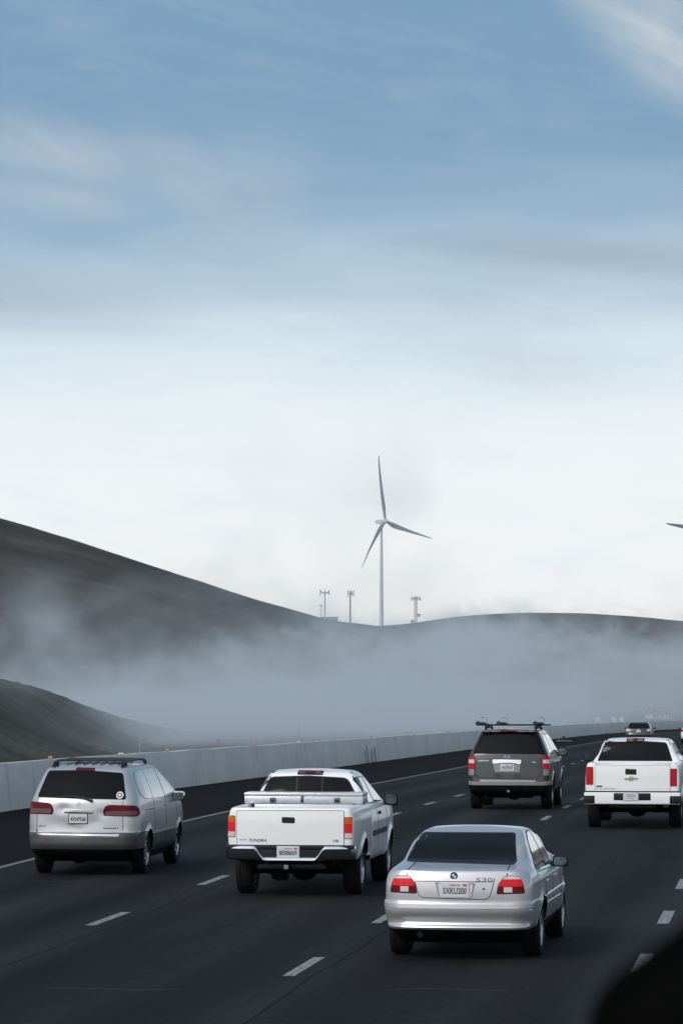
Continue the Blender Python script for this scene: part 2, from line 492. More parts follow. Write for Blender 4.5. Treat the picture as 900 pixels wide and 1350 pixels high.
def side_mirror(parent, x, y, z, w, h, paintm='black', arm=.12, dep=.13, glint=False):
    sg = 1 if x > 0 else -1
    bm = bmesh.new()
    vs = box(bm, (x-w/2, y-dep*.25, z-h/2), (x+w/2, y+dep*.75, z+h/2), min(w,h)*.3, 0, 4)
    for v in vs:                                          # shell narrows to the front
        t_ = max(0, (v.co.y-y)/(dep*.75)); v.co.z = z + (v.co.z-z)*(1-.35*t_); v.co.x = x + (v.co.x-x)*(1-.25*t_)
    tube(bm, [(x-sg*(w/2+arm), y+dep*.5, z-h*.35), (x-sg*(w*.5+arm*.3), y+dep*.4, z-h*.3), (x-sg*w*.3, y+dep*.3, z-h*.2)], [.045,.035,.03], 8, 1)
    o = link('side_mirror', bm, [paintm, 'black'], parent, 40)
    bm = bmesh.new()
    poly = rp(rect(x-w*.40, z-h*.36, x+w*.40, z+h*.36), min(w,h)*.22)
    a = [bm.verts.new((p.x, y-dep*.25-.004, p.y)) for p in poly]; b = [bm.verts.new((p.x, y-dep*.25+.01, p.y)) for p in poly]
    f = bm.faces.new(a); n = len(a)
    for i in range(n): bm.faces.new((a[i], b[i], b[(i+1)%n], a[(i+1)%n]))
    bmesh.ops.recalc_face_normals(bm, faces=bm.faces[:])
    link('mirror_glass', bm, 'mirror', o, 30)
    return o
def licence_plate(parent, bvh, cx, cz, w, h, text, frame='plate', head='California', off=.012, rows=None, sticker=True, tx=.86, y=None):
    if y is None: y = min(hit(bvh, 'rear', cx+dx, cz+dz).y for dx in (-w*.4,0,w*.4) for dz in (-h*.4,h*.4)) - off
    bm = bmesh.new()
    box(bm, (cx-w/2-.012, y+.001, cz-h/2-.012), (cx+w/2+.012, y+.03, cz+h/2+.012), .006, 2, 2)
    box(bm, (cx-w/2, y-.005, cz-h/2), (cx+w/2, y+.002, cz+h/2), .002, 0, 1)
    if text: add_text(bm, text, cx, cz-h*.06, w*tx, h*.46, y=y-.0075, mi=1, bold=.018)
    if head: add_text(bm, head, cx, cz+h*.36, w*.4, h*.15, y=y-.0075, mi=3, bold=.01)
    if sticker: box(bm, (cx+w*.3, y-.0085, cz+h*.29), (cx+w*.44, y-.0035, cz+h*.43), 0, 3)
    for (rz, rw, rh, seed) in rows or ():
        rnd = random.Random(seed); xx = cx-rw*w/2
        while xx < cx+rw*w/2:
            l = rnd.uniform(.01,.04); box(bm, (xx, y-.0085, cz+rz*h-rh*h/2), (xx+l, y-.0035, cz+rz*h+rh*h/2), 0, 1); xx += l+.008
    return link('licence_plate', bm, ['plate', 'ink', frame, 'plate_red'], parent, 30)
def lamp_bar(parent, bvh, poly, mats, off=.008, name='brake_light', extra=()):
    return skin(name, [(grow(poly, .006), off*.5, len(mats)-1), (poly, off, 0, dict(bulge=.004))] + list(extra), bvh, mats, parent)
def side_windows(parent, bvh, polys, mats=('glass_side','black'), trim=.016):
    for side in ('right', 'left'):
        for i, p in enumerate(polys):
            skin('side_window', [(grow(p, trim), .003, 1), (p, .006, 0)], bvh, list(mats), parent, side, .08)
def underside(parent, hw, y0, z, r, exhaust=None, hitch=None, diff=True, y_axle=1.1):
    bm = bmesh.new()
    cyl(bm, (-hw, y_axle, r), (hw, y_axle, r), .055, n=12)
    if diff:
        bmesh.ops.create_icosphere(bm, subdivisions=2, radius=.16, matrix=Matrix.Translation((.05, y_axle, r)) @ Matrix.Diagonal((1.25,1,1,1)))
    for sg in (-1,1):
        box(bm, (sg*hw*.72-.035, y_axle-.6, r+.02), (sg*hw*.72+.035, y_axle+.6, r+.09), .01)
        cyl(bm, (sg*hw*.62, y_axle-.12, r-.05), (sg*hw*.6, y_axle+.05, r+.4), .035, n=10)
    link('rear_axle', bm, 'under', parent)
    if exhaust:
        bm = bmesh.new(); ex, ey, ez, er = exhaust
        tube(bm, [(ex, ey, ez), (ex, ey+.5, ez+.02), (ex*.9, ey+1.6, ez+.02)], er, 12)
        link('exhaust_pipe', bm, 'rubber', parent)
    if hitch:
        bm = bmesh.new(); hx, hy, hz = hitch
        box(bm, (hx-.04, hy, hz-.04), (hx+.04, hy+.3, hz+.04), .006); box(bm, (hx-.03, hy-.006, hz-.03), (hx+.03, hy+.02, hz+.03), .003, 1)
        box(bm, (-.5, hy+.12, hz-.035), (.5, hy+.2, hz+.035), .01)
        link('tow_hitch', bm, ['black', 'greylight'], parent)
def dark_gap(poly, w=.006, off=.002, mi=1): return (grow(poly, w), off, mi)

# ================================================================ SILVER SEDAN
def sedan():
    V = Veh('sedan', 'silver four door sedan nearest the camera with red tail lamps and plate reading 5XKU200', 'car', 600, 39.4, .150, (490,1070,10/3))
    r = V.root; q = V.q; wz = .325
    tab = [(.19,.45,4.5,.72,.2,.06),(.30,.14,4.68,.79,.22,.09),(.362,.05,4.74,.835,.24,.10),(.385,.03,4.75,.852,.25,.10),(.400,.036,4.75,.856,.25,.10),(.416,.072,4.76,.862,.25,.10),(.44,.080,4.76,.868,.25,.10),
           (.50,.045,4.77,.88,.26,.10),(.548,.010,4.77,.888,.26,.10),(.585,.0,4.775,.892,.26,.10),(.592,.012,4.77,.893,.26,.10),(.60,.0,4.77,.895,.26,.10),(.655,.004,4.74,.897,.26,.10),(.672,.014,4.72,.895,.25,.10),(.684,.060,4.70,.882,.20,.08),(.75,.058,4.67,.880,.20,.08),
           (.86,.062,4.45,.876,.20,.08),(.95,.078,4.02,.856,.20,.08),(1.0,.092,3.78,.828,.20,.08),(1.018,.104,3.70,.812,.20,.07),(1.030,.17,3.67,.798,.22,.06),(1.042,.30,3.64,.780,.26,.06),
           (1.075,.62,3.55,.735,.26,.06),(1.10,.80,3.48,.700,.22,.08),(1.14,.90,3.39,.682,.22,.10),(1.25,1.14,3.14,.652,.20,.10),(1.36,1.44,2.88,.605,.18,.09),(1.395,1.56,2.76,.577,.18,.09),(1.42,1.74,2.6,.525,.2,.08)]
    WG = pchip([.90,.93,1.10,1.25,1.37], [.815,.80,.735,.668,.605])
    def tuck(p):                                          # belt line: the side glass starts lower than the boot deck
        sm = lambda a, b, v: (lambda t_: t_*t_*(3-2*t_))(max(0., min(1., (v-a)/(b-a))))
        k = sm(.72, 1.35, p.y)*(1-sm(3.05, 3.45, p.y))*sm(.915, .94, p.z)
        wg = WG(p.z); k *= 1-sm(1.30, 1.37, p.z)
        if k > 0 and abs(p.x) > .45: p.x = math.copysign(abs(p.x)+(wg-abs(p.x))*k, p.x)
        return p
    B = Body(tab, .028, (.085,1.3,.14,1.3), ((1.10,wz),(3.93,wz)), .372, .014, cutw=.26, deform=tuck)
    bv = B.bvh
    B.zmat(lambda c, n: 1 if c.z < .362 or n.z < -.85 else 0)
    trunk = rp([q(137,250,.1), q(137,232,.3), q(600,240,.3), q(590,290,.08), q(560,300,.06), q(520,375,.06), q(500,387,.06), q(222,378,.06), q(203,366,.06), q(185,292,.06), q(165,280,.08)], .012, 3)
    gaps = [(p, .003, 1, dict(res=.05)) for p in line_strip([(-.555,.945),(-.57,.985),(-.565,1.02)], .011) + line_strip([(.555,.945),(.57,.985),(.565,1.02)], .011)]
    gaps += [(p, .003, 1, dict(res=.1, axis='top')) for p in line_strip([(-.565,.12),(-.562,.3),(-.555,.5),(-.545,.74)], .012) + line_strip([(.565,.12),(.562,.3),(.555,.5),(.545,.74)], .012)]
    # side shut lines and a dark strip painted as the swage crease's shade
    for sd in ('right','left'):
        gaps += [(p, .003, 1, dict(res=.1, axis=sd)) for p in
                 line_strip([(.40,.845),(1.3,.865),(2.4,.845),(3.5,.80),(4.25,.75)], .006) + line_strip([(1.43,.93),(1.47,.8),(1.52,.66),(1.62,.5),(1.66,.33)], .007) +
                 line_strip([(2.40,.98),(2.38,.6),(2.38,.32)], .007) + line_strip([(3.43,.95),(3.45,.6),(3.4,.32)], .007) + line_strip([(1.62,.345),(3.4,.345)], .007)]
    body = B.build('body', ['silver', 'under', 'gap'], r, [(g[0], g[1], 2, g[3]) for g in gaps], under=1)
    # rear window
    rw = rp([q(222,99,1.5), q(425,99,1.5), q(625,101,1.5), q(632,224,.85), q(400,219,.8), q(155,213,.85)], [.03,.0,.03,.02,0,.02])
    skin('rear_window', [(grow(rw, .016), .003, 1), (rw, .006, 0)], bv, ['glass', 'black'], r, 'rear', .06)
    # side windows: quarter light, rear door, front door
    side_windows(r, bv, [rp([(1.30,.985),(1.47,.975),(1.50,1.20),(1.43,1.15)], .02), rp([(1.50,.975),(2.34,.965),(2.32,1.375),(2.05,1.37),(1.72,1.30),(1.53,1.20)], [.02,.02,.03,.05,.05,.02]),
                         rp([(2.42,.965),(3.16,.955),(3.02,1.10),(2.62,1.335),(2.40,1.375)], [.02,.03,.03,.05,.02])])
    skin('windscreen', [(rp([(-.64,1.08),(.64,1.08),(.50,1.37),(-.50,1.37)], .06), .005, 0)], bv, 'glass', r, 'front', .08)
    bp_ = rp(V.qs([(190,309),(206,368),(222,378),(500,387),(517,374),(533,313)], .06), [.004,.02,.02,.02,.02,.004])
    # boot lid edge lip, plate recess and badges
    bl = skin('boot_lid', [(grow(bp_, .008), .0025, 1), (bp_, .006, 0)], bv, ['silver','gap'], r, 'rear', .05)  # dark rim: seam at sides and foot, painted step shade along the top
    rec = rp([q(277,312,.06), q(455,316,.06), q(438,380,.06), q(295,377,.06)], .012)
    skin('plate_recess', [(rec, .0085, 0), (rp([q(290,318,.06), q(443,321,.06), q(437,378,.06), q(298,375,.06)], .01), .010, 1)], bv, ['greylight', 'silver'], bl, 'rear', .05)
    c = q(364,346,.05); licence_plate(r, bv, c.x, c.y, .31, .155, '5XKU200', off=.016)
    b = bmesh.new(); c = q(360,284,.07)
    y = hit(bv,'rear',c.x,c.y).y
    def disc(r0, r1, dy, mi, a0=0, a1=2*math.pi, n=28):
        A = [a0 + (a1-a0)*k/n for k in range(n+1)]
        for k in range(n):
            vs = [b.verts.new((c.x+rr*math.sin(a), y-dy, c.y+rr*math.cos(a))) for rr, a in ((r0,A[k]),(r1,A[k]),(r1,A[k+1]),(r0,A[k+1]))]
            f = b.faces.new(vs); f.material_index = mi
    lathe = [(0,.041)]
    cyl(b, (c.x,y+.02,c.y), (c.x,y-.006,c.y), .043, n=28, mi=3); disc(.0,.041,.008,0)
    for k in range(4): disc(.0, .026, .0095, 1 if k % 2 else 2, k*math.pi/2, (k+1)*math.pi/2, 8)
    bmesh.ops.recalc_face_normals(b, faces=b.faces[:])
    link('emblem', b, ['black','white_plain','blue','chrome'], bl, 30)
    b = bmesh.new(); c = q(498,301,.07); add_text(b, '530i', c.x, c.y, .21, .040, bv, .004, bold=.0); link('badge', b, 'badge', bl, 0)
    b = bmesh.new(); c = q(491,342,.06); yy = hit(bv,'rear',c.x,c.y).y; cyl(b, (c.x,yy+.01,c.y), (c.x,yy-.008,c.y), .014, n=14); link('boot_lock', b, 'badge', bl, 30)
    # tail lamps
    lampL = [(80,355),(86,318),(100,287),(135,281),(165,287),(188,318),(196,359)]
    for pts, sg in ((lampL, -1), (None, 1)):
        if pts is None: P = [(-p[0], p[1]) for p in PL]
        else: PL = P = [tuple(p) for p in V.qs(lampL, .08)]
        zs = sorted(p[1] for p in P); z0, z1 = zs[0], zs[-1]
        xs = [p[0] for p in P]; x0, x1 = min(xs), max(xs)
        def clip(za, zb, xa=-9, xb=9):
            bm_ = bmesh.new(); bm_.faces.new([bm_.verts.new((p[0],p[1],0)) for p in rp(P, .012)])
            for co, no in (((0,za,0),(0,-1,0)),((0,zb,0),(0,1,0)),((xa,0,0),(-1,0,0)),((xb,0,0),(1,0,0))):
                bmesh.ops.bisect_plane(bm_, geom=bm_.verts[:]+bm_.edges[:]+bm_.faces[:], plane_co=co, plane_no=no, clear_outer=True, dist=1e-6)
            f = max(bm_.faces, key=lambda f: f.calc_area()); o_ = [(l.vert.co.x, l.vert.co.y) for l in f.loops]; bm_.free(); return o_
        H = z1-z0
        it = [(grow(rp(P,.012), .007), .004, 3), (clip(z0, z0+H*.40), .010, 4), (clip(z0+H*.40, z0+H*.79), .012, 0), (clip(z0+H*.80, z1+1), .010, 2)]
        xm = (x0+x1)/2
        inn = clip(z0+H*.07, z0+H*.37, xm-.055 + (-sg)*.02, xm+.04 + (-sg)*.02)
        it.append((inn, .0125, 2))
        skin('tail_lamp', it, bv, ['red_bright','red','clear','gap','red_dark'], r, 'rear', .04)
    # bumper strip, reflectors of the valance, doors' rub strip, handles
    skin('bumper_strip', [(rect(-.84,.604,.84,.652), .006, 0)], bv, ['silver'], body, 'rear', .05)
    for sd in ('right','left'):
        skin('rub_strip', [(rp([(1.56,.545),(3.42,.53),(3.42,.575),(1.54,.59)], .01), .012, 0)], bv, ['silver'], r, sd, .1)
        sg = 1 if sd == 'right' else -1
        for yy in (1.62, 2.62):
            p = hit(bv, sd, yy+.1, .83); bm = bmesh.new(); box(bm, (p.x-.012, yy, .815), (p.x+.022*1, yy+.2, .85), .01) if sg > 0 else box(bm, (p.x-.022, yy, .815), (p.x+.012, yy+.2, .85), .01)
            link('door_handle', bm, 'silver', r)
        skin('window_trim', [(p, .012, 0) for p in line_strip([(1.25,.962),(2.4,.945),(3.2,.935)], .016)], bv, ['chrome'], r, sd, .1)
    for x in (-.76, .76):
        for y in (1.10, 3.93): wheel(r, x, y, wz, .225, .215, nsp=7)
    side_mirror(r, .92, 2.95, .985, .19, .135, 'black', .08); side_mirror(r, -.86, 2.95, .985, .19, .135, 'black', .08)
    underside(r, .66, .3, .3, .3, exhaust=(-.42,.12,.30,.035), diff=True, y_axle=1.1)

# ================================================================ SILVER MINIVAN
def minivan():
    V = Veh('minivan', 'silver minivan with dented tailgate, roof rails and round sticker in its rear window', 'minivan', 107, 55.6, .122, (20,980,3.75))
    r = V.root; q = V.q; wz = .33; ry = 1.02; fy = 3.92
    tab = [(.22,.45,4.7,.76,.2,.05),(.34,.14,4.85,.85,.22,.08),(.43,.045,4.92,.90,.24,.10),(.52,.0,4.94,.915,.26,.11),(.62,.0,4.93,.925,.26,.11),(.675,.012,4.91,.928,.26,.11),(.695,.05,4.90,.93,.24,.11),(.705,.10,4.89,.93,.22,.11),
           (.82,.105,4.82,.932,.22,.11),(1.0,.11,4.60,.925,.22,.11),(1.10,.115,4.30,.912,.22,.11),(1.18,.125,4.12,.895,.22,.11),(1.24,.15,4.0,.878,.22,.11),(1.30,.18,3.88,.855,.22,.11),
           (1.45,.26,3.55,.795,.22,.11),(1.62,.37,3.08,.72,.21,.10),(1.68,.43,2.9,.685,.2,.10),(1.715,.53,2.7,.63,.2,.09),(1.73,.66,2.5,.56,.2,.08)]
    rnd = random.Random(4)
    dents = [(-.30,1.07,.07,.035),(-.33,.83,.17,.03),(.36,1.0,.06,.025),(-.12,.74,.12,.025),(.20,.86,.09,.018),(-.78,.62,.06,.03)]
    def dent(p):
        if p.y < .4:
            for x, z, rad, d in dents:
                k = math.exp(-((p.x-x)**2/(rad*1.5)**2 + (p.z-z)**2/rad**2)); p.y += .55*d*k
        return p
    B = Body(tab, .03, (.07,1.2,.12,1.3), ((ry,wz),(fy,wz)), .39, .022, deform=dent, cutw=.28)
    bv = B.bvh
    B.zmat(lambda c, n: 2 if c.z < .43 and c.y < .9 or c.z < .34 or n.z < -.85 else (1 if c.z < .698 and c.y < 1.0 or c.z < .62 else 0))
    tg = rp([q(160,138,.35), q(527,150,.35), q(542,279,.13), q(527,300,.12), q(527,440,.1), q(515,464,.1), q(108,453,.1), q(102,440,.1), q(104,266,.13)], [.03,.03,.01,0,.04,.03,.03,.03,.0])
    gaps = [(p, .003, 3, dict(res=.06)) for p in line_strip([q(105,268,.13), q(103,440,.1), q(108,455,.1)], .009) + line_strip([q(530,280,.13), q(529,435,.1)], .009)]
    for sd in ('right','left'):
        gaps += [(p, .003, 3, dict(res=.1, axis=sd)) for p in line_strip([(1.55,1.20),(1.57,.9),(1.6,.35)], .008) + line_strip([(2.62,1.20),(2.62,.35)], .008) + line_strip([(3.62,1.15),(3.6,.5),(3.5,.35)], .008) + line_strip([(.75,1.03),(1.55,1.03)], .012)]
    body = B.build('body', ['silver_warm','cladding','under','gap'], r, gaps, under=2)
    rw = rp([q(160,140,.35), q(340,138,.35), q(525,152,.35), q(541,277,.14), q(320,272,.13), q(107,265,.14)], [.04,0,.04,.03,0,.03])
    gl = skin('rear_window', [(grow(rw,.012), .003, 1), (rw, .006, 0)], bv, ['glass','black'], r, 'rear', .06)
    b = bmesh.new(); c = q(514,258,.16)
    for rad, mi, dy in ((.056,0,.008),(.038,1,.010),(.022,0,.012)):
        vs = [b.verts.new(hit(bv,'rear',c.x+rad*math.sin(2*math.pi*k/24), c.y+rad*math.cos(2*math.pi*k/24)) - Vector((0,dy,0))) for k in range(24)]
        f = b.faces.new(vs); f.material_index = mi; f.normal_update()
        if f.normal.y > 0: f.normal_flip()
    link('sticker', b, ['white_plain','red_dark'], gl, 0)
    b = bmesh.new(); ps = [q(205,266,.14), q(270,263,.14), q(335,270,.14), q(377,285,.13)]
    P3 = [hit(bv,'rear',p.x,p.y) - Vector((0,.03,0)) for p in ps]; tube(b, P3, [.008,.011,.014,.018], 8)
    cyl(b, P3[-1]+Vector((0,.05,0)), P3[-1]-Vector((0,.015,0)), .024, n=12); link('rear_wiper', b, 'black', gl)
    lamp_bar(r, bv, rp(V.qs([(300,123),(391,126),(391,139),(300,136)], .42), .012), ['red_dark','black'])
    # lower tailgate
    tgp = rp([q(109,274,.13), q(525,287,.13), q(524,430,.1), q(512,462,.1), q(110,450,.1), q(107,436,.1)], [.01,.01,.03,.02,.02,.02])
    tailgate = skin('tailgate', [(tgp, .004, 0)], bv, ['silver_warm','gap'], r, 'rear', .035)
    hb = V.qs([(238,325),(383,330),(383,345),(238,341)], .1)
    skin('tailgate_handle', [(rp(hb,.008), .022, 0, dict(bulge=.006)), (rp(V.qs([(240,341),(383,345),(383,350),(240,346)],.1),.002), .008, 1)], bv, ['silver_warm','gap'], tailgate, 'rear', .05)
    skin('plate_recess', [(rp(V.qs([(246,347),(384,351),(380,406),(250,402)],.1),.02), .006, 0)], bv, ['silver'], tailgate, 'rear', .05)
    c = q(311,373,.1); licence_plate(r, bv, c.x, c.y, .29, .15, '4XHP568', frame='black', head=None, sticker=False, off=.014)
    b = bmesh.new(); c = q(313,302,.12)
    for sx, sz, ox, oz in ((.042,.030,0,0),(.016,.028,0,0),(.030,.012,0,.014)):
        pts = [hit(bv,'rear',c.x+ox+sx*math.cos(2*math.pi*k/20), c.y+oz+sz*math.sin(2*math.pi*k/20)) - Vector((0,.008,0)) for k in range(21)]; tube(b, pts, .0045, 6)
    link('emblem', b, 'badge_light', tailgate)
    b = bmesh.new(); c = q(131,410,.1); add_text(b, 'SIENNA', c.x, c.y, .12, .022, bv, .008); link('badge', b, 'badge', tailgate, 0); b = bmesh.new(); c = q(470,421,.1); add_text(b, 'LE', c.x+.10, c.y, .05, .022, bv, .008); link('badge', b, 'badge', tailgate, 0)
    skin('trim_strip', [(p, .010, 0) for p in line_strip([q(436,421,.1), q(496,423,.1)], .014)], bv, ['badge'], tailgate, 'rear')
    PL = [tuple(p) for p in V.qs([(66,349),(64,297),(72,292),(160,297),(178,306),(187,330),(183,351)], .12)]
    PR = [tuple(p) for p in V.qs([(438,358),(437,335),(447,314),(465,308),(585,312),(598,325),(602,350),(596,363)], .14)]
    for P, sg in ((PL,-1),(PR,1)):
        P = rp(P, .02); z0 = min(p[1] for p in P); z1 = max(p[1] for p in P); x0 = min(p[0] for p in P); x1 = max(p[0] for p in P); H = z1-z0
        low = rp(rect(x0+.03, z0+.012, x1-.03, z0+H*.46), .02)
        skin('tail_lamp', [(grow(P,.007), .009, 2), (P, .016, 0), (low, .019, 1)], bv, ['red_dark','smoke','gap'], r, 'rear', .04)
    # side glass
    side_windows(r, bv, [rp([(.60,1.30),(.85,1.215),(1.53,1.195),(1.53,1.655),(1.0,1.655),(.66,1.60)], [.12,.1,.01,.01,.12,.12]), rp([(1.555,1.195),(2.61,1.185),(2.61,1.655),(1.555,1.655)], .01), rp([(2.66,1.185),(3.58,1.165),(3.45,1.28),(2.93,1.57),(2.80,1.645),(2.66,1.645)], [.02,.04,.04,.06,.04,.02])], trim=.004)
    skin('windscreen', [(rp([(-.74,1.2),(.74,1.2),(.60,1.62),(-.60,1.62)], .08), .005, 0)], bv, 'glass', r, 'front', .08)
    for sd in ('right','left'):
        skin('sill_strip', [(p, .008, 0) for p in line_strip([(1.45,.64),(3.5,.64)], .03)], bv, ['silver_warm'], r, sd, .1)
        for yy in (2.42,2.75):
            p = hit(bv, sd, yy, 1.06); bm = bmesh.new(); box(bm, (p.x-.02, yy-.08, 1.04), (p.x+.02, yy+.08, 1.075), .008); link('door_handle', bm, 'silver_warm', r)
    # roof rails: two side rails on feet with cross bars
    b = bmesh.new()
    for sg in (-1,1):
        x = sg*.56
        tube(b, [(x,.62,1.725),(x,.72,1.79),(x,1.0,1.815),(x,2.2,1.815),(x,2.55,1.795),(x,2.7,1.74)], [.03,.026,.022,.022,.026,.03], 8)
        box(b, (x-.03,.80,1.70), (x+.03,.92,1.80), .01)
    for yy in (1.2,1.75,2.3): tube(b, [(-.56,yy,1.815),(.56,yy,1.815)], .016, 8)
    for k in range(7): box(b, (-.42+.14*k-.012, 1.0, 1.752), (-.42+.14*k+.012, 2.3, 1.768), 0)
    link('roof_rack', b, 'black', r)
    for x in (-.79,.79):
        for y in (ry,fy): wheel(r, x, y, wz, .215, .2, nsp=6, dark=True)
    side_mirror(r, 1.0, 3.40, 1.165, .22, .17, 'chrome', .10); side_mirror(r, -1.0, 3.40, 1.165, .22, .17, 'silver_warm', .10)
    underside(r, .68, .3, .35, .3, exhaust=(.35,.2,.34,.03), diff=False, y_axle=ry)
    b = bmesh.new(); box(b, (-.35,.4,.25), (.2,1.0,.42), .05); cyl(b, (-.1,.5,.3), (-.1,1.2,.3), .1, n=14); link('muffler', b, 'under', r)

# ================================================================ pickups
def pickup(kind):
    A = kind == 'A'
    if A:
        V = Veh('pickup_truck', 'white pickup truck with toolbox across its bed, chrome bumper and amber topped tail lamps', 'pickup truck', 381, 50.3, .132, (280,1000,900/260))
        L, W, ry, fy, wz, wr = 5.45, .945, 1.20, 4.46, .375, .375
        bl0, bl1, zb, ztop = .10, 2.08, .62, 1.30
        roof, belt = 1.775, 1.25
        xt = .79
    else:
        V = Veh('pickup_truck', 'plain white pickup truck with body coloured bumper and tall dark red tail lamps', 'pickup truck', 832, 71.9, .135, (750,930,6))
        L, W, ry, fy, wz, wr = 5.75, 1.0, 1.16, 4.85, .40, .40
        bl0, bl1, zb, ztop = .12, 1.93, .64, 1.365
        roof, belt = 1.83, 1.32
        xt = .84
    r = V.root; q = V.q
    # bed
    tb = [(zb-.08,bl0+.12,bl1,W-.07,.05,.02),(zb,bl0,bl1,W-.03,.06,.03),(zb+.15,bl0,bl1,W-.008,.07,.035),(.95,bl0,bl1,W,.07,.035),(1.1,bl0,bl1,W-.004,.07,.035),(ztop-.10,bl0+.002,bl1,W-.02,.07,.035),(ztop-.04,bl0+.006,bl1,W-.035,.07,.035),(ztop-.012,bl0+.02,bl1-.01,W-.055,.07,.03),(ztop,bl0+.05,bl1-.03,W-.08,.07,.03)]
    BB = Body(tb, .0, (.035,1.0,0,1.), ((ry,wz),), wr+.075, .03 if A else .035, ns=40, rf=.03, bf=.0, cutw=.3)
    BB.zmat(lambda c, n: 1 if n.z < -.6 else 0)
    fuel = []
    if A:
        pass
    bed = BB.build('cargo_bed', ['white','under','gap'], r, None, under=1, boxes=[((-W+.16, bl0+.07, .86), (W-.16, bl1-.07, ztop+.3), 0)])
    bv = BB.bvh
    # cab and bonnet
    y0 = bl1+.03
    zf = 1.12 if A else 1.2
    tc_ = [(.44,y0+.15,L-.15,W-.08,.06,.01),(.52,y0+.0,L-.05,W-.03,.06,.01),(.75,y0,L,W-.004,.06,.01),(.98,y0,L-.02,W,.06,.01),(zf-.02,y0,L-.08,W-.012,.07,.01),(zf+.05,y0,L-.3,W-.022,.07,.01),(zf+.11,y0,L-.85,W-.035,.08,.01),(belt+.01,y0+.01,L-1.25,W-.055,.10,.02),
           (belt+.06,y0+.03,L-1.38,W-.085,.08,.03),(1.5,y0+.09,L-1.80,W-.175,.09,.05),(roof-.11,y0+.16,L-2.1,W-.265,.10,.06),(roof-.05,y0+.20,L-2.25,W-.305,.11,.06),(roof-.015,y0+.30,L-2.45,W-.36,.12,.06),(roof,y0+.42,L-2.6,W-.42,.14,.06)]
    CB = Body(tc_, .022, (0,1,.09,1.1), ((fy,wz),), wr+.075, .03, ns=56, rf=.16, bf=.12, cutw=.3)
    CB.zmat(lambda c, n: 1 if n.z < -.6 else 0)
    cv = CB.bvh
    gaps = []
    d1 = y0+.75 if A else y0+1.05
    for sd in ('right','left'):
        gaps += [(p, .003, 2, dict(res=.1, axis=sd)) for p in line_strip([(d1,belt-.02),(d1,.56)], .009) + line_strip([(d1+1.1,belt-.06),(d1+1.12,.56)], .009) + line_strip([(d1-.72,belt-.02),(d1-.72,.56)], .009)]
    gaps += [(p, .002, 2, dict(res=.06)) for p in line_strip([(-(W-.31), roof-.13), (-(W-.335), roof-.045), (-(W-.40), roof-.012)], .014) + line_strip([(W-.31, roof-.13), (W-.335, roof-.045), (W-.40, roof-.012)], .014)]
    body = CB.build('body', ['white','under','gap'], r, gaps, under=1)
    dp = y0+.1
    if A:
        rw = rp([q(262,90,dp+.05), q(437,84,dp+.05), q(612,95,dp+.05), q(664,190,dp), q(222,186,dp)], [.07,0,.07,.03,.03])
    else:
        rw = rp([q(287,291,dp+.05), q(525,287,dp+.05), q(765,301,dp+.05), q(816,452,dp), q(229,446,dp)], [.05,0,.05,.03,.03])
    it = [(grow(rw,.018), .003, 1), (rw, .006, 0)]
    if A:
        for zx in (385,500): it += [(p, .009, 1) for p in line_strip([q(zx,88,dp), q(zx,186,dp)], .022)]
    skin('rear_window', it, cv, ['glass','black'], r, 'rear', .06)
    bp = V.qs([(390,58),(504,60),(504,75),(390,73)], y0+.22) if A else V.qs([(455,262),(592,264),(592,287),(455,285)], y0+.22)
    bp = rp(bp, .012); xa = min(p.x for p in bp); xb = max(p.x for p in bp); za = min(p.y for p in bp); zb_ = max(p.y for p in bp); wv = xb-xa
    ex = [(rp(rect(xa+wv*(.10 if A else .08), za+.012, xa+wv*(.30 if A else .38), zb_-.012), .006), .0105, 1), (rp(rect(xb-wv*(.30 if A else .38), za+.012, xb-wv*(.10 if A else .08), zb_-.012), .006), .0105, 1)]
    lamp_bar(r, cv, bp, ['red_dark','smoke' if A else 'clear','black'], extra=ex)
    # side glass
    h0 = belt+.045; h1 = roof-.115
    xb = L-1.38-.30-d1; xr = L-2.1-.30-d1
    pol = [rp([(d1-.62,h0),(d1-.06,h0),(d1-.06,h1),(d1-.54,h1)], [.02,.02,.03,.06]), rp([(d1+.05,h0),(d1+xb,h0-.01),(d1+xb-.10,h0+.07),(d1+xr,h1-.02),(d1+xr-.06,h1),(d1+.05,h1)], [.02,.03,.03,.05,.03,.03])]
    if not A: pol[0] = rp([(d1-.86,h0),(d1-.06,h0),(d1-.06,h1),(d1-.70,h1)], [.02,.02,.03,.06])
    side_windows(r, cv, pol)
    skin('windscreen', [(rp([(-.74,belt+.09),(.74,belt+.09),(.60,roof-.12),(-.60,roof-.12)], .07), .005, 0)], cv, 'glass', r, 'front', .08)
    for sd in ('right','left'):
        skin('door_moulding', [(rp([(d1-.66,.80),(d1+1.02,.80),(d1+1.02,.88),(d1-.66,.88)], .01), .016, 0)], cv, ['black' if A else 'white'], r, sd, .15)
        for yy in ((d1+.12,) if A else (d1+.12,d1-.72)):
            p = hit(cv, sd, yy+.1, belt-.13); bm = bmesh.new(); box(bm, (p.x-.025, yy, belt-.155), (p.x+.025, yy+.2, belt-.11), .01); link('door_handle', bm, 'black' if A else 'white', r)
    # tailgate
    if A: tp = V.qs([(104,398),(103,237),(590,243),(590,404)], bl0)
    else: tp = V.qs([(195,676),(194,470),(785,482),(785,688)], bl0)
    x0 = (tp[0].x+tp[1].x)/2; x1 = (tp[2].x+tp[3].x)/2; xc = (x0+x1)/2; hw_ = (x1-x0)/2; zlo = (tp[0].y+tp[3].y)/2; zhi = min((tp[1].y+tp[2].y)/2, ztop-.015)
    tpoly = rp(rect(-hw_, zlo, hw_, zhi), .015)
    it = [(grow(tpoly,.008), .002, 1), (tpoly, .012, 0, dict(bulge=.004))]
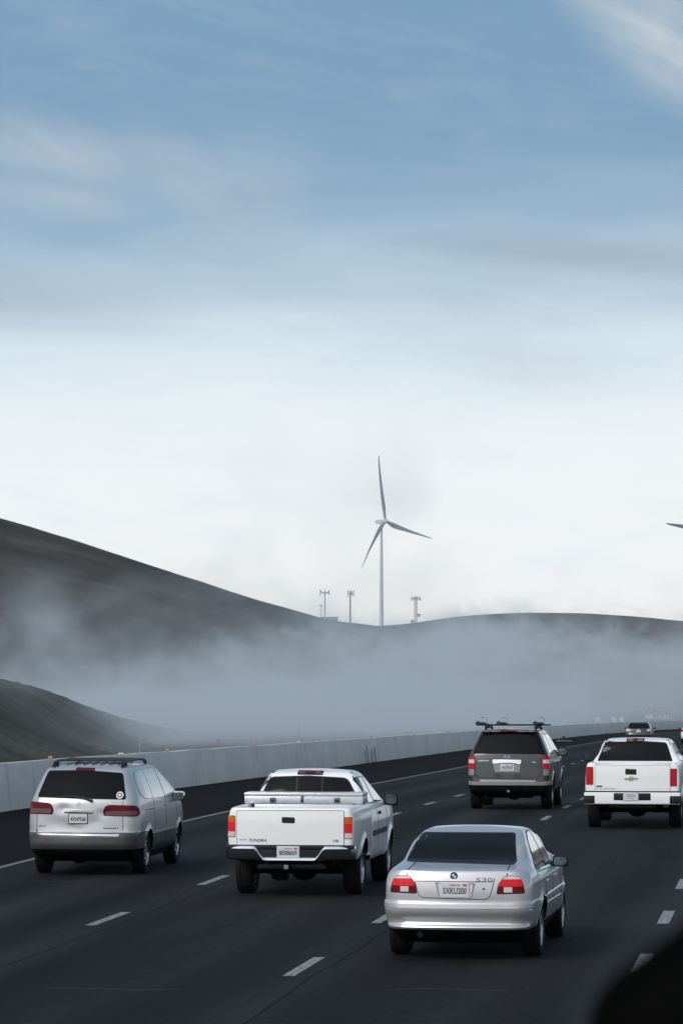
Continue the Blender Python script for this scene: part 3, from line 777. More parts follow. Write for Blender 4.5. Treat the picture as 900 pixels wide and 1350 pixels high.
    if not A: it += [(rp(rect(-hw_+.02, zlo+.05, hw_-.02, zlo+.135), .01), .016, 0)]
    tailgate = skin('tailgate', it, bv, ['white','gap'], r, 'rear', .08)
    if not A:
        b = bmesh.new(); vs = box(b, (-hw_-.02, bl0+.02, ztop-.02), (hw_+.02, bl0+.13, ztop+.02), .014, 0, 3); link('tailgate_spoiler', b, 'white', tailgate)
    hp = rp(V.qs([(317,268),(376,270),(376,297),(317,295)], bl0) if A else V.qs([(444,504),(532,506),(532,550),(444,548)], bl0), .018)
    skin('tailgate_handle', [(grow(hp,.008), .0135, 1), (hp, .020, 0), (rp([(p.x*.8+ (min(v.x for v in hp)+max(v.x for v in hp))*.1, p.y) for p in rp(rect(min(v.x for v in hp)+.015, (min(v.y for v in hp)+max(v.y for v in hp))/2-.005, max(v.x for v in hp)-.015, max(v.y for v in hp)-.012), .004)], .002), .026, 0)], bv, ['black','gap'], tailgate, 'rear', .05)
    b = bmesh.new()
    if A:
        c = q(138,371,bl0); add_text(b, 'TOYOTA', c.x, c.y, .115, .024, bv, .022, bold=.0); link('badge', b, 'badge', tailgate, 0); b = bmesh.new()
        c = q(207,374,bl0); add_text(b, 'TUNDRA', c.x, c.y, .27, .042, bv, .022, slant=.35, bold=.0); link('badge', b, 'badge', tailgate, 0); b = bmesh.new()
        c = q(560,377,bl0); add_text(b, 'V8', c.x, c.y, .09, .038, bv, .022, bold=.0)
        link('badge', b, 'badge', tailgate, 0)
    elif not A:
        c = q(290,659,bl0)
        for k, ch in enumerate('SILVERADO'):
            b = bmesh.new(); add_text(b, ch, c.x-.19+.38*k/8, c.y, .026 if ch != 'I' else .007, .026, bv, .022, bold=.01); link('badge', b, 'badge', tailgate, 0)
        b = bmesh.new(); c = q(239,641,bl0); y = hit(bv,'rear',c.x,c.y).y-.014; box(b, (c.x-.06,y-.008,c.y-.014), (c.x+.06,y+.01,c.y+.014), .004); link('name_plate', b, 'black', tailgate)
        b = bmesh.new(); c = q(490,584,bl0); y = hit(bv,'rear',c.x,c.y).y-.016
        def bow(k, dy, mi):
            P = [(-.125,-.012),(-.135,.018),(-.045,.018),(-.045,.042),(.045,.042),(.045,.018),(.135,.018),(.125,-.012),(.035,-.012),(.035,-.036),(-.035,-.036),(-.035,-.012)]
            P = [(p[0]+.25*p[1], p[1]) for p in grow(P, k)]
            a = [b.verts.new((c.x+p[0], y-dy, c.y+p[1])) for p in P]; z = [b.verts.new((c.x+p[0], y+.01, c.y+p[1])) for p in P]
            f = b.faces.new(a); f.material_index = mi
            for i in range(len(a)): b.faces.new((a[i], z[i], z[(i+1)%len(a)], a[(i+1)%len(a)])).material_index = mi
        bow(.006, .008, 0); bow(-.002, .0105, 1); bmesh.ops.recalc_face_normals(b, faces=b.faces[:])
        link('emblem', b, ['badge_light','gold'], tailgate, 30)
    # tail lamps
    if A: lp = (V.qs([(64,357),(66,266),(103,263),(103,357)], bl0+.03), V.qs([(593,366),(593,271),(628,274),(636,366)], bl0+.03))
    else: lp = (V.qs([(135,627),(138,492),(189,490),(189,628)], bl0+.03), V.qs([(790,640),(788,504),(844,507),(851,640)], bl0+.03))
    for P in lp:
        P = rp(P, .02); z0 = min(p[1] for p in P); z1 = max(p[1] for p in P); x0_ = max(min(p[0] for p in P), -W+.012); x1_ = min(max(p[0] for p in P), W-.012); H = z1-z0
        if x0_ > 0: x0_ = max(x0_, hw_+.014)
        else: x1_ = min(x1_, -hw_-.014)
        if A: it = [(rp(rect(x0_-.004,z0-.008,x1_+.004,z1+.008),.02), .004, 3), (rp(rect(x0_,z0+H*.70,x1_,z1),[0.0,.0,.03,.03]), .012, 1), (rect(x0_,z0+H*.26,x1_,z0+H*.69), .014, 0), (rp(rect(x0_,z0,x1_,z0+H*.25),[.02,.02,0,0]), .012, 2)]
        else: it = [(rp(rect(x0_-.004,z0-.006,x1_+.004,z1+.006),.02), .004, 3), (rp(rect(x0_,z0+H*.56,x1_,z1),[0.,0.,.03,.03]), .012, 0), (rp(rect(x0_,z0,x1_,z0+H*.44),[.03,.03,0,0]), .012, 0), (rect(x0_,z0+H*.445,x1_,z0+H*.555), .011, 0), (rp(rect((x0_*.65+x1_*.35),z0+H*.44,(x0_*.25+x1_*.75),z0+H*.56),.03), .015, 2)]
        skin('tail_lamp', it, bv, ['red_bright','amber','clear','gap'] if A else ['red','amber','smoke','gap'], r, 'rear', .04)
    # bumper
    b = bmesh.new()
    if A:
        zt, zl = .765, .545
        n = 40
        def prof(x):                                       # dip in the middle for the plate
            k = max(0, min(1, (.52-abs(x))/.16)); k = k*k*(3-2*k)
            return zt-.015-(zt-.60)*k
        rows = []
        for i in range(n+1):
            x = -.94+1.88*i/n; yb = .0+.09*(abs(x)/.94)**4 + (.10 if abs(x) > .935 else 0)
            t_ = prof(x); lo = .53+ .02*(abs(x) > .5)
            rows.append([b.verts.new((x, yy+yb, zz)) for yy, zz in ((.12,t_+.0),(.028,t_),(.010,t_-.018),(.0,t_-.036),(.012,(t_+lo)/2-.02),(.03,lo+.02),(.06,lo),(.2,lo))])
        for i in range(n):
            for j in range(7):
                f = b.faces.new((rows[i][j], rows[i+1][j], rows[i+1][j+1], rows[i][j+1])); f.material_index = 0 if j < 3 else 1  # bright chrome paints the top highlight, darker chrome the dim face below
        for rw_ in (rows[0], rows[-1][::-1]): b.faces.new(rw_).material_index = 1
        bmesh.ops.recalc_face_normals(b, faces=b.faces[:])
        box(b, (-.93,.06,zt-.06), (.93,.2,zt+.002), .012, 2)
        box(b, (-.46,.085,.56), (.46,.2,zt-.03), .01, 3)
        bumper = link('bumper', b, ['chrome','chrome_dark','black','black'], r, 35)
        c = q(345,429,.06); licence_plate(bumper, bv, c.x, c.y, .305, .152, '8E08669', y=.052, tx=.84)
    else:
        vs = box(b, (-W+.01,.0,.52), (W-.01,.16,.765), .03, 0, 3)
        box(b, (-.38,-.006,.60), (.38,.05,.752), .012, 1)
        for sg in (-1,1):
            lo_, hi_ = sorted((sg*(W-.235), sg*(W+.004)))
            box(b, (lo_,-.005,.53), (hi_,.14,.70), .02, 1)
        bmesh.ops.bevel
        box(b, (-W+.02,.04,.765), (W-.02,.2,.79), .008, 1)
        box(b, (-.26,.03,.44), (.26,.2,.53), .02, 2)
        bumper = link('bumper', b, ['white','black','under'], r, 35)
        c = q(487,724,.0); licence_plate(bumper, bv, c.x, c.y, .29, .15, None, head=None, sticker=False, y=-.014, rows=((.3,.5,.05,1),(.08,.6,.09,2),(-.22,.4,.05,3)))
    # running gear
    xw = xt
    for x in (-xw,xw):
        for y in (ry,fy): wheel(r, x, y, wr, .265, .225 if A else .25, nsp=6)
    mz = belt+.10
    if A: side_mirror(r, 1.03, d1+.98, mz-.06, .20, .20, 'black', .1); side_mirror(r, -1.0, d1+.98, mz-.06, .20, .20, 'black', .1)
    else: side_mirror(r, 1.14, d1+1.0, mz-.02, .24, .21, 'black', .1); side_mirror(r, -1.14, d1+1.0, mz-.02, .24, .21, 'black', .1)
    c = q(336,497,.1) if A else Vector((.0,.47))
    underside(r, xw-.1, .3, .4, wr-.03, exhaust=(.62,.25,.50,.035) if A else (.66,.3,.52,.035), hitch=(c.x, .10, min(c.y,.50)), y_axle=ry)
    b = bmesh.new(); lathe = bmesh.ops.create_cone(b, cap_ends=True, segments=28, radius1=.36, radius2=.36, depth=.2, matrix=Matrix.Translation((-.05,.70,.50)))
    link('spare_wheel', b, 'rubber', r)
    b = bmesh.new()
    for sg in (-1,1): box(b, (sg*.52-.05,.2,.46), (sg*.52+.05,L-.5,.6), .01)
    box(b, (-.5,1.8,.42), (.3,2.9,.56), .04); box(b, (-.45,3.6,.30), (.45,4.9,.55), .05)
    link('chassis', b, 'under', r)
    if A:
        # toolbox lying across the bed rails
        tbx = empty('toolbox', V.M @ Vector((0,1.74,1.305)), r.rotation_euler.z); tbx.rotation_euler = r.rotation_euler.copy()
        tag(tbx, 'bright tread plate aluminium toolbox lying across the bed of the white truck', 'toolbox')
        b = bmesh.new(); box(b, (-.74,-.25,-.3), (.74,.25,-.004), .01); box(b, (-.885,-.27,.0), (.885,.27,.112), .01, 0); link('chest', b, 'tread_plate', tbx)
        b = bmesh.new(); box(b, (-.89,-.285,.116), (.89,.28,.160), .012, 0, 3); box(b, (-.875,-.2,.157),(.875,.2,.166),.004)
        link('lid', b, 'tread_plate', tbx)
        for x in (-.46,-.02,.50):
            b = bmesh.new()
            box(b, (x-(.045 if x != -.02 else .02),-.29,.015), (x+(.045 if x != -.02 else .02),-.262,.09 if x != -.02 else .13), .006, 0); cyl(b, (x,-.30,.045), (x,-.28,.045), .018, n=12, mi=1)
            link('latch', b, ['badge','black'], tbx)

# ================================================================ GREY SUV
def big_suv():
    V = Veh('suv', 'dark grey full size SUV with bicycle carriers on its roof rack and chrome tailgate bar', 'SUV', 669, 83.2, .130, (600,930,5.625))
    r = V.root; q = V.q; wz = .395; ry = 1.15; fy = 4.17; W = .995
    tab = [(.34,.35,5.0,.84,.1,.04),(.42,.12,5.1,.93,.14,.06),(.50,.04,5.16,.965,.16,.07),(.585,.02,5.18,.98,.18,.08),(.595,.0,5.19,.982,.18,.08),(.665,.0,5.2,.985,.18,.08),(.685,.02,5.2,.987,.18,.08),(.70,.075,5.2,.988,.16,.07),
           (.9,.08,5.2,.995,.14,.07),(1.1,.09,5.13,.992,.14,.07),(1.2,.10,4.9,.98,.15,.07),(1.26,.11,4.35,.965,.15,.07),(1.31,.12,4.05,.95,.16,.07),(1.5,.19,3.75,.87,.18,.07),(1.75,.30,3.3,.755,.19,.06),(1.85,.36,3.1,.70,.19,.06),(1.89,.42,2.95,.65,.19,.05),(1.91,.55,2.8,.57,.19,.05)]
    B = Body(tab, .025, (.03,1.,.09,1.2), ((ry,wz),(fy,wz)), .47, .03, ns=64, cutw=.3)
    bv = B.bvh
    B.zmat(lambda c, n: 2 if c.z < .595 and c.y < 1.0 or c.z < .48 or n.z < -.7 else (1 if c.z < .69 and c.y < .9 else 0))
    gaps = []
    for sd in ('right','left'):
        gaps += [(p, .003, 3, dict(res=.1, axis=sd)) for p in line_strip([(1.72,1.27),(1.72,.9),(1.75,.52)], .009) + line_strip([(2.72,1.27),(2.72,.5)], .009) + line_strip([(3.7,1.25),(3.68,.5)], .009)]
    gaps += [(p, .003, 3, dict(res=.06)) for p in line_strip([q(143,366,.1), q(147,520,.08), q(170,543,.08), q(600,549,.08), q(628,525,.08), q(634,375,.1)], .012)]
    body = B.build('body', ['grey','greylight','under','gap'], r, gaps, under=2)
    rw = rp([q(203,196,.35), q(600,200,.35), q(660,362,.12), q(132,357,.12)], [.05,.05,.03,.03])
    skin('rear_window', [(grow(rw,.012), .003, 1), (rw, .006, 0)], bv, ['glass','black'], r, 'rear', .06)
    b = bmesh.new(); vs = box(b, (-.63,.30,1.855), (.63,.62,1.895), .016, 0, 3)
    link('roof_spoiler', b, 'grey', r)
    b = bmesh.new(); box(b, (-.17,.292,1.862), (.17,.33,1.89), .006, 0)
    for x0_, x1_ in ((-.60,-.46),(-.42,-.22),(.22,.42),(.46,.60)): box(b, (x0_,.294,1.862), (x1_,.33,1.886), .004, 1)
    link('brake_light', b, ['red_dark','greylight'], r)
    tgp = rp(V.qs([(150,368),(630,373),(622,522),(598,543),(172,538),(154,515)], .09), [.01,.01,.03,.04,.04,.03])
    tg = skin('tailgate', [(tgp, .006, 0)], bv, ['grey'], r, 'rear', .08)
    skin('chrome_bar', [(rp(V.qs([(276,404),(488,406),(486,436),(276,432)],.09),.025), .03, 0, dict(bulge=.01))], bv, ['chrome'], tg, 'rear', .05)
    skin('plate_recess', [(rp(V.qs([(280,432),(482,436),(474,498),(292,496)],.09),.02), .010, 0)], bv, ['greylight'], tg, 'rear', .06)
    c = q(386,462,.08); licence_plate(r, bv, c.x, c.y, .31, .15, '7RZF347', off=.024, head='California', sticker=True)
    b = bmesh.new(); c = q(208,412,.09); add_text(b, 'EXPEDITION', c.x, c.y, .25, .03, bv, .010, bold=.02); link('badge', b, 'badge_light', tg, 0); b = bmesh.new(); c = q(585,423,.09); add_text(b, 'EL', c.x, c.y, .09, .03, bv, .010, bold=.02); link('badge', b, 'badge_light', tg, 0)
    b = bmesh.new(); c = q(382,383,.1); y = hit(bv,'rear',c.x,c.y).y
    for sx, sz, dy, mi in ((.085,.036,.012,1),(.076,.029,.015,0)):
        P = [(c.x+sx*math.cos(2*math.pi*k/28), c.y+sz*math.sin(2*math.pi*k/28)) for k in range(28)]
        a = [b.verts.new((p[0],y-dy,p[1])) for p in P]; z = [b.verts.new((p[0],y+.01,p[1])) for p in P]
        b.faces.new(a).material_index = mi
        for i in range(28): b.faces.new((a[i],z[i],z[(i+1)%28],a[(i+1)%28])).material_index = mi
    bmesh.ops.recalc_face_normals(b, faces=b.faces[:])
    add_text(b, 'Ford', c.x, c.y, .10, .034, y=y-.0175, mi=1, slant=.3, bold=.0)
    link('emblem', b, ['blue','badge_light'], tg, 30)
    for sg in (-1,1):
        pl = V.qs([(100,470),(102,378),(138,376),(140,470)], .1); x0 = -.955; x1 = max(p.x for p in pl)
        z0 = min(p.y for p in pl); z1 = max(p.y for p in pl); H = z1-z0
        def rc(a, b_, za, zb_): return rect(*( (a, za, b_, zb_) if sg < 0 else (-b_, za, -a, zb_)))
        skin('tail_lamp', [(rc(x0-.005,x1+.005,z0-.006,z1+.006), .004, 3), (rp(rc(x0,x1,z0+H*.72,z1),.01), .012, 0), (rc(x0,x1,z0+H*.42,z0+H*.71), .011, 2), (rp(rc(x0,x1,z0,z0+H*.41),.01), .013, 0)], bv, ['red','red_dark','clear','gap'], r, 'rear', .04)
        skin('lamp_filler', [(rp(rc(x0,x1-.01,z0-.16,z0-.012),.015), .008, 0)], bv, ['greylight'], r, 'rear', .05)
    skin('step_pad', [(rp(V.qs([(178,553),(592,558),(590,572),(180,568)],.0),.01), .008, 0)], bv, ['silver'], body, 'rear', .06)  # silver stands for the bumper step's highlight, put into the colour
    side_windows(r, bv, [rp([(.62,1.36),(1.62,1.34),(1.62,1.79),(.95,1.79)], [.04,.02,.02,.08]), rp([(1.78,1.34),(2.66,1.335),(2.66,1.79),(1.78,1.79)], .02), rp([(2.76,1.335),(3.62,1.31),(3.52,1.40),(3.0,1.75),(2.90,1.79),(2.76,1.79)], .03)])
    skin('windscreen', [(rp([(-.78,1.34),(.78,1.34),(.64,1.8),(-.64,1.8)], .07), .005, 0)], bv, 'glass', r, 'front', .08)
    for sd in ('right','left'):
        for yy in (1.8,2.82):
            p = hit(bv, sd, yy+.1, 1.13); b = bmesh.new(); box(b, (p.x-.025, yy, 1.11), (p.x+.025, yy+.2, 1.15), .01); link('door_handle', b, 'chrome', r)
    # roof rack with bicycle carriers
    b = bmesh.new()
    for sg in (-1,1):
        x = sg*.60
        tube(b, [(x,.75,1.89),(x,.85,1.955),(x,2.5,1.96),(x,2.65,1.90)], [.03,.024,.024,.03], 8)
    for yy in (1.0,2.05): tube(b, [(-.86,yy,2.02),(.88,yy,2.02)], .016, 8); [box(b, (sg*.60-.045,yy-.05,1.94), (sg*.60+.045,yy+.05,2.03), .015) for sg in (-1,1)]
    rack = link('roof_rack', b, 'black', r)
    for x in (-.72,-.22,.66):
        b = bmesh.new(); box(b, (x-.055,.35,2.035), (x+.055,2.3,2.06), .012)
        box(b, (x-.10,.55,2.03), (x+.10,.72,2.075), .02); cyl(b, (x-.11,.6,2.075), (x+.12,.6,2.06), .028, n=10); cyl(b, (x-.02,.6,2.05), (x-.06,.62,2.11), .022, n=8)
        pts = [(x+.05+.0, .62, 2.07)] + [(x+.06+.10*math.sin(a), .66, 2.08+.065*(1-math.cos(a))) for a in (.5,1.,1.6,2.2,2.8)] + [(x-.02,.66,2.19)]
        if x != .66 or True: tube(b, pts, .0045, 6)
        link('bicycle_carrier', b, 'black', rack)
    for x in (-.85,.85):
        for y in (ry,fy): wheel(r, x, y, wz, .27, .23, nsp=6)
    side_mirror(r, 1.06, 3.5, 1.35, .24, .22, 'black', .12); side_mirror(r, -1.03, 3.5, 1.35, .24, .22, 'black', .12)
    underside(r, .75, .3, .4, .37, exhaust=(.6,.25,.42,.035), hitch=(0,.06,.46), y_axle=ry)
    b = bmesh.new(); box(b, (-.55,.5,.28), (.55,1.0,.45), .05); box(b, (-.4,1.6,.3), (.4,4.2,.4), .03); link('chassis', b, 'under', r)

# ================================================================ two distant cars
def far_car(label, cpx, Yr, paintm, W, H, cat='car', name='crossover', lamp='clear'):
    V = Veh(name, label, cat, cpx, Yr, .13, (0,0,1)); r = V.root; k = H/1.6
    tab = [(.25,.4,4.2,W-.12,.2,.05),(.38,.05,4.4,W-.03,.22,.1),(.6,.0,4.45,W,.24,.1),(.72,.03,4.4,W,.24,.1),(.9,.06,4.2,W-.01,.24,.1),(1.02,.09,3.5,W-.04,.24,.1),(1.08*k,.14,3.3,W-.07,.24,.1),(1.3*k,.35,2.9,W-.16,.22,.1),(1.48*k,.6,2.5,W-.25,.22,.1),(1.56*k,.85,2.2,W-.33,.22,.1)]
    B = Body(tab, .03, (.08,1.,.12,1.), ((.95,.34),(3.55,.34)), .39, .015, ns=40); bv = B.bvh
    B.zmat(lambda c, n: 1 if c.z < .36 or n.z < -.7 else 0)
    B.build('body', [paintm,'under'], r, under=1)
    skin('rear_window', [(rp([(-W+.22,1.08*k),(W-.22,1.08*k),(W-.32,1.45*k),(-W+.32,1.45*k)],.05), .006, 0)], bv, 'glass', r)
    side_windows(r, bv, [rp([(.8,1.1*k),(3.0,1.08*k),(2.5,1.42*k),(1.1,1.42*k)], .08)])
    for sg in (-1,1):
        skin('tail_lamp', [(rp([(sg*(W-.03),.84),(sg*(W-.38),.86),(sg*(W-.30),1.02),(sg*(W-.07),1.05)],.03), .012, 0)], bv, lamp, r)
        side_mirror(r, sg*(W+.12), 3.0, 1.08, .2, .15, 'black', .08)
    licence_plate(r, bv, 0, .86, .31, .15, None, head=None, sticker=False)
    b = bmesh.new(); y = hit(bv,'rear',0,1.0).y; box(b, (-.10,y-.012,.985), (.10,y+.02,1.02), .01); link('emblem', b, 'chrome', r)
    for x in (-W+.13,W-.13):
        for y in (.95,3.55): wheel(r, x, y, .34, .22, .2, nsp=5)
    return r

sedan(); minivan(); pickup('A'); pickup('B'); big_suv()
far_car('small dark crossover far down the road above the roof of the plain white pickup', 840.5, 262, 'black_paint', .97, 1.58)
far_car('white car with red tail lamp cut off by the right edge of the photo', 912.5, 255, 'white', .92, 1.5, name='hatchback', lamp='red')

# ================================================================ THE SETTING
def uv_strip(name, Ys, offs, dz, mats, crown=None, kind='structure'):
    "a sheet that follows the road: offs are sideways distances from the yellow line"
    bm = bmesh.new(); uvl = bm.loops.layers.uv.new('UVMap'); rows = []
    for Y in Ys:
        rows.append([(bm.verts.new((RX(Y)+o, Y, gz(Y)+dz)), (o, Y)) for o in offs])
    for i in range(len(rows)-1):
        for j in range(len(offs)-1):
            q_ = (rows[i][j], rows[i][j+1], rows[i+1][j+1], rows[i+1][j]); f = bm.faces.new([v for v, _ in q_])
            for l, (_, uv) in zip(f.loops, q_): l[uvl].uv = uv
    o = link(name, bm, mats, None, 30)
    if kind: o['kind'] = kind
    return o
def uvmat(name, build, rough=.8, spec=.3):
    m = mat(name, (.05,.05,.05), rough, spec=spec); t = NT(m)
    uv = t.n('ShaderNodeUVMap').outputs[0]; sx = t.n('ShaderNodeSeparateXYZ'); t.l(uv, sx.inputs[0])
    build(t, uv, sx.outputs[0], sx.outputs[1]); return m
def b_road(t, uv, u, v):
    n1 = t.noise(uv, 1., 5, .65, sc=(.8,.035,1)); n2 = t.noise(uv, 1., 3, .6, sc=(14,7,1)); n3 = t.noise(uv, 1., 2, .5, sc=(60,30,1))
    tr = t.math('SINE', t.math('MULTIPLY', u, 2*math.pi/1.85)); tr = t.math('MULTIPLY_ADD', tr, .24, 1.)      # worn wheel tracks
    c = t.ramp(n1, [(.3,(.0105,.0115,.0124)),(.5,(.0165,.0178,.0190)),(.7,(.0265,.0282,.0296))])
    g = t.math('MULTIPLY_ADD', n2, 1.1, .45); g = t.math('MULTIPLY', g, tr); g = t.math('MULTIPLY', g, t.math('MULTIPLY_ADD', n3, 1.2, .4))
    mm = t.n('ShaderNodeVectorMath', operation='SCALE'); t.l(c, mm.inputs[0]); t.l(g, mm.inputs['Scale'])
    new = t.maprange(u, 12.12, 12.16)                                                                     # newer, paler lane on the right
    seam = t.math('MULTIPLY', t.maprange(u, 12.02, 12.10), t.math('SUBTRACT', 1., t.maprange(u, 12.12, 12.2)))
    c2 = t.mix(t.math('MULTIPLY', new, .35), mm.outputs[0], (.06,.062,.065)); c2 = t.mix(t.math('MULTIPLY', seam, .35), c2, (.10,.10,.10))
    # tar lines across
    w = t.noise(uv, 1, 2, .5, sc=(.25,.02,1)); yy = t.math('MULTIPLY_ADD', w, 2.5, v); fr = t.math('PINGPONG', yy, 9.3)
    ln = t.math('LESS_THAN', fr, .022); part_ = t.maprange(t.noise(uv, 1, 1, .5, sc=(.35,.31,1)), .56, .6)
    c2 = t.mix(t.math('MULTIPLY', t.math('MULTIPLY', ln, part_), .6), c2, (.075,.075,.075))
    wob = t.math('MULTIPLY_ADD', t.noise(uv, 1, 2, .5, sc=(.01,.25,1)), .25, -.12)
    for o in dash_off:                                                                                        # paving joints beside the lane lines
        jn = t.math('LESS_THAN', t.math('ABSOLUTE', t.math('SUBTRACT', t.math('ADD', u, wob), o+.30)), .022)
        c2 = t.mix(t.math('MULTIPLY', jn, t.maprange(n2, .35, .55, .2, .8)), c2, (.006,.006,.006))
    t.l(c2, t.b.inputs['Base Color']); t.bump(n3, .35, .01)
MT['asphalt'] = uvmat('asphalt', b_road, .85, .06)
def b_shoulder(t, uv, u, v):
    n1 = t.noise(uv, 1., 5, .65, sc=(.9,.12,1)); n3 = t.noise(uv, 1., 2, .5, sc=(50,25,1)); d = t.noise(uv, 1., 4, .7, sc=(3.5,.8,1))
    c = t.ramp(n1, [(.3,(.0062,.0064,.007)),(.6,(.0088,.0090,.0096)),(.8,(.012,.012,.013))])
    deb = t.math('MULTIPLY', t.maprange(d, .66, .74), t.maprange(n3, .45, .65)); c = t.mix(t.math('MULTIPLY', deb, .6), c, (.16,.16,.16))
    c = t.mix(t.math('MULTIPLY', t.maprange(u, -4.1, -5.0, 0., .8), t.maprange(n1,.35,.7)), c, (.028,.027,.026))
    t.l(c, t.b.inputs['Base Color']); t.bump(n3, .3, .01)
MT['shoulder'] = uvmat('shoulder_asphalt', b_shoulder, .9, .04)
Ys = list(np.arange(-30, 60, 6.)) + list(np.arange(60, 110, 2.)) + list(np.arange(110, 360, 6.)) + list(np.arange(360, 1000, 20.))
uv_strip('road', Ys, [0-.12, 2, 4, 8, 12, 16, 20, 24, 27], 0, 'asphalt')
uv_strip('shoulder', Ys, [WALL_OFF-.5, -3, -.12], 0., 'shoulder')
def b_mark(t, uv, u, v):
    n = t.noise(uv, 1., 4, .7, sc=(18,9,1)); wear = t.maprange(n, .38, .58, .0, .9)
    t.l(t.mix(wear, (.09,.09,.09), t.mix(t.math('LESS_THAN', u, 1.), (.33,.33,.33), (.25,.215,.185))), t.b.inputs['Base Color'])
MT['marking'] = uvmat('road_paint', b_mark, .6)
bm = bmesh.new(); uvl = bm.loops.layers.uv.new('UVMap')
def mark(Ya, Yb, o, w, n=1):
    for i in range(n):
        a = Ya+(Yb-Ya)*i/n; b_ = Ya+(Yb-Ya)*(i+1)/n
        P = [(o-w/2,a),(o+w/2,a),(o+w/2,b_),(o-w/2,b_)]
        f = bm.faces.new([bm.verts.new((RX(p[1])+p[0], p[1], gz(p[1])+.005)) for p in P])
        for l, p in zip(f.loops, P): l[uvl].uv = p
print('lane offsets', dash_off, 'wall', WALL_OFF)
d0 = [on_ground(143,1212).y, on_ground(391,1275).y, on_ground(846,1270).y]
d1_ = [on_ground(601,1049).y, on_ground(757,1064).y, on_ground(880,1210).y]
nst = [6, 6, 1]
for o, a, b_, n in zip(dash_off, d0, d1_, nst):
    st = (b_-a)/n
    print('dash step', st)
    for k in range(-4, 46):
        if o > 10 and False: pass
        y = a+st*k
        mark(y-1.22, y+1.22, o, .135 if o < 10 else .16)
mark(-20, 900, 0, .13, 160)
link('road_markings', bm, 'marking', None, 0)['kind'] = 'structure'

# concrete median barrier
def b_wall(t, uv, u, v):
    n1 = t.noise(uv, 1., 5, .6, sc=(.25,.5,1)); n2 = t.noise(uv, 1., 4, .65, sc=(1.6,.12,1)); n3 = t.noise(uv, 1., 3, .6, sc=(9,9,1))
    c = t.ramp(n1, [(.25,(.49,.49,.465)),(.5,(.57,.565,.535)),(.75,(.64,.63,.60))])
    st = t.maprange(n2, .5, .72); c = t.mix(t.math('MULTIPLY', st, .38), c, (.27,.27,.265))
    c = t.mix(t.math('MULTIPLY', t.maprange(n3,.5,.8), .2), c, (.2,.2,.2))
    j = t.math('PINGPONG', t.math('ADD', u, -JOINT), 12.1); jl = t.math('LESS_THAN', j, .03); c = t.mix(t.math('MULTIPLY', jl, .4), c, (.10,.10,.10))
    # black runs of oil dripping down one stretch
    reg = t.math('MULTIPLY', t.maprange(u, DR0, DR0+1.5), t.math('SUBTRACT', 1., t.maprange(u, DR1-2., DR1)))
    dn = t.noise(uv, 1., 3, .7, sc=(1.3,.10,1)); dl = t.noise(uv, 1., 2, .6, sc=(.7,0.,1))
    dr = t.math('MULTIPLY', t.maprange(dn, .47, .60), t.math('LESS_THAN', v, t.math('MULTIPLY_ADD', dl, 3.2, -1.0)))
    c = t.mix(t.math('MULTIPLY', t.math('MULTIPLY', dr, reg), .8), c, (.03,.015,.015))
    t.l(c, t.b.inputs['Base Color']); t.bump(n3, .25, .01)
JOINT = on_ground(229,1036).y; DR0 = on_ground(464,1008).y; DR1 = on_ground(500,1004).y
MT['concrete'] = uvmat('barrier_concrete', b_wall, .85, .25)
bm = bmesh.new(); uvl = bm.loops.layers.uv.new('UVMap'); WH = 1.12
prof = [(.10,0.),(.085,.1),(-.02,WH-.03),(-.045,WH),(-.22,WH),(-.245,WH-.03),(-.36,.1),(-.37,-.3)]
prof[0] = (.10,-.05)
Yw = list(np.arange(30, 120, 2.)) + list(np.arange(120, 545, 5.))
rows = []
for Y in Yw:
    hv = .006*math.sin(Y*.7)+.004*math.sin(Y*2.3)
    rows.append([bm.verts.new((RX(Y)+WALL_OFF+x, Y, gz(Y)+z+(hv if z > .5 else 0))) for x, z in prof])
for i in range(len(rows)-1):
    for j in range(len(prof)):
        k = (j+1)%len(prof); f = bm.faces.new((rows[i][j], rows[i+1][j], rows[i+1][k], rows[i][k]))
        for l, (a, b_) in zip(f.loops, ((Yw[i],prof[j][1]),(Yw[i+1],prof[j][1]),(Yw[i+1],prof[k][1]),(Yw[i],prof[k][1]))): l[uvl].uv = (a, b_)
bm.faces.new(rows[0]); bm.faces.new(rows[-1][::-1]); bmesh.ops.recalc_face_normals(bm, faces=bm.faces[:])
wall = tag(link('concrete_barrier', bm, 'concrete', None, 35), 'long grey concrete median wall with orange reflectors running down the left roadside', 'barrier')
MT['orange'] = mat('orange_reflector', (.46,.20,.09), .5); MT['white_refl'] = mat('white_reflector', (.7,.7,.68), .4)
def wall_Y(px):
    lo, hi = 40., 540.
    for _ in range(50):
        m_ = (lo+hi)/2; x = CX+F*(RX(m_)+WALL_OFF-.13)/m_
        if x < px: lo = m_
        else: hi = m_
    return lo
for px, c_ in ((67,'orange'),(221,'orange'),(335,'orange'),(421,'orange'),(489,'orange'),(545,'orange'),(591,'orange'),(628,'orange'),(160,'white_refl'),(394,'white_refl'),(522,'white_refl'),(746,'white_refl')):
    Y = wall_Y(px); b = bmesh.new(); x = RX(Y)+WALL_OFF-.13; z = gz(Y)+WH
    w_, h_ = (.055,.08) if c_ == 'orange' else (.07,.045)
    if px > 480: h_ *= .6
    box(b, (x-w_,Y-.015,z), (x+w_,Y+.015,z+h_), .008, 0); box(b, (x-w_*.6,Y-.05,z-.002), (x+w_*.6,Y+.05,z+.015), .004, 1)
    link('reflector', b, [c_,'black'], wall)

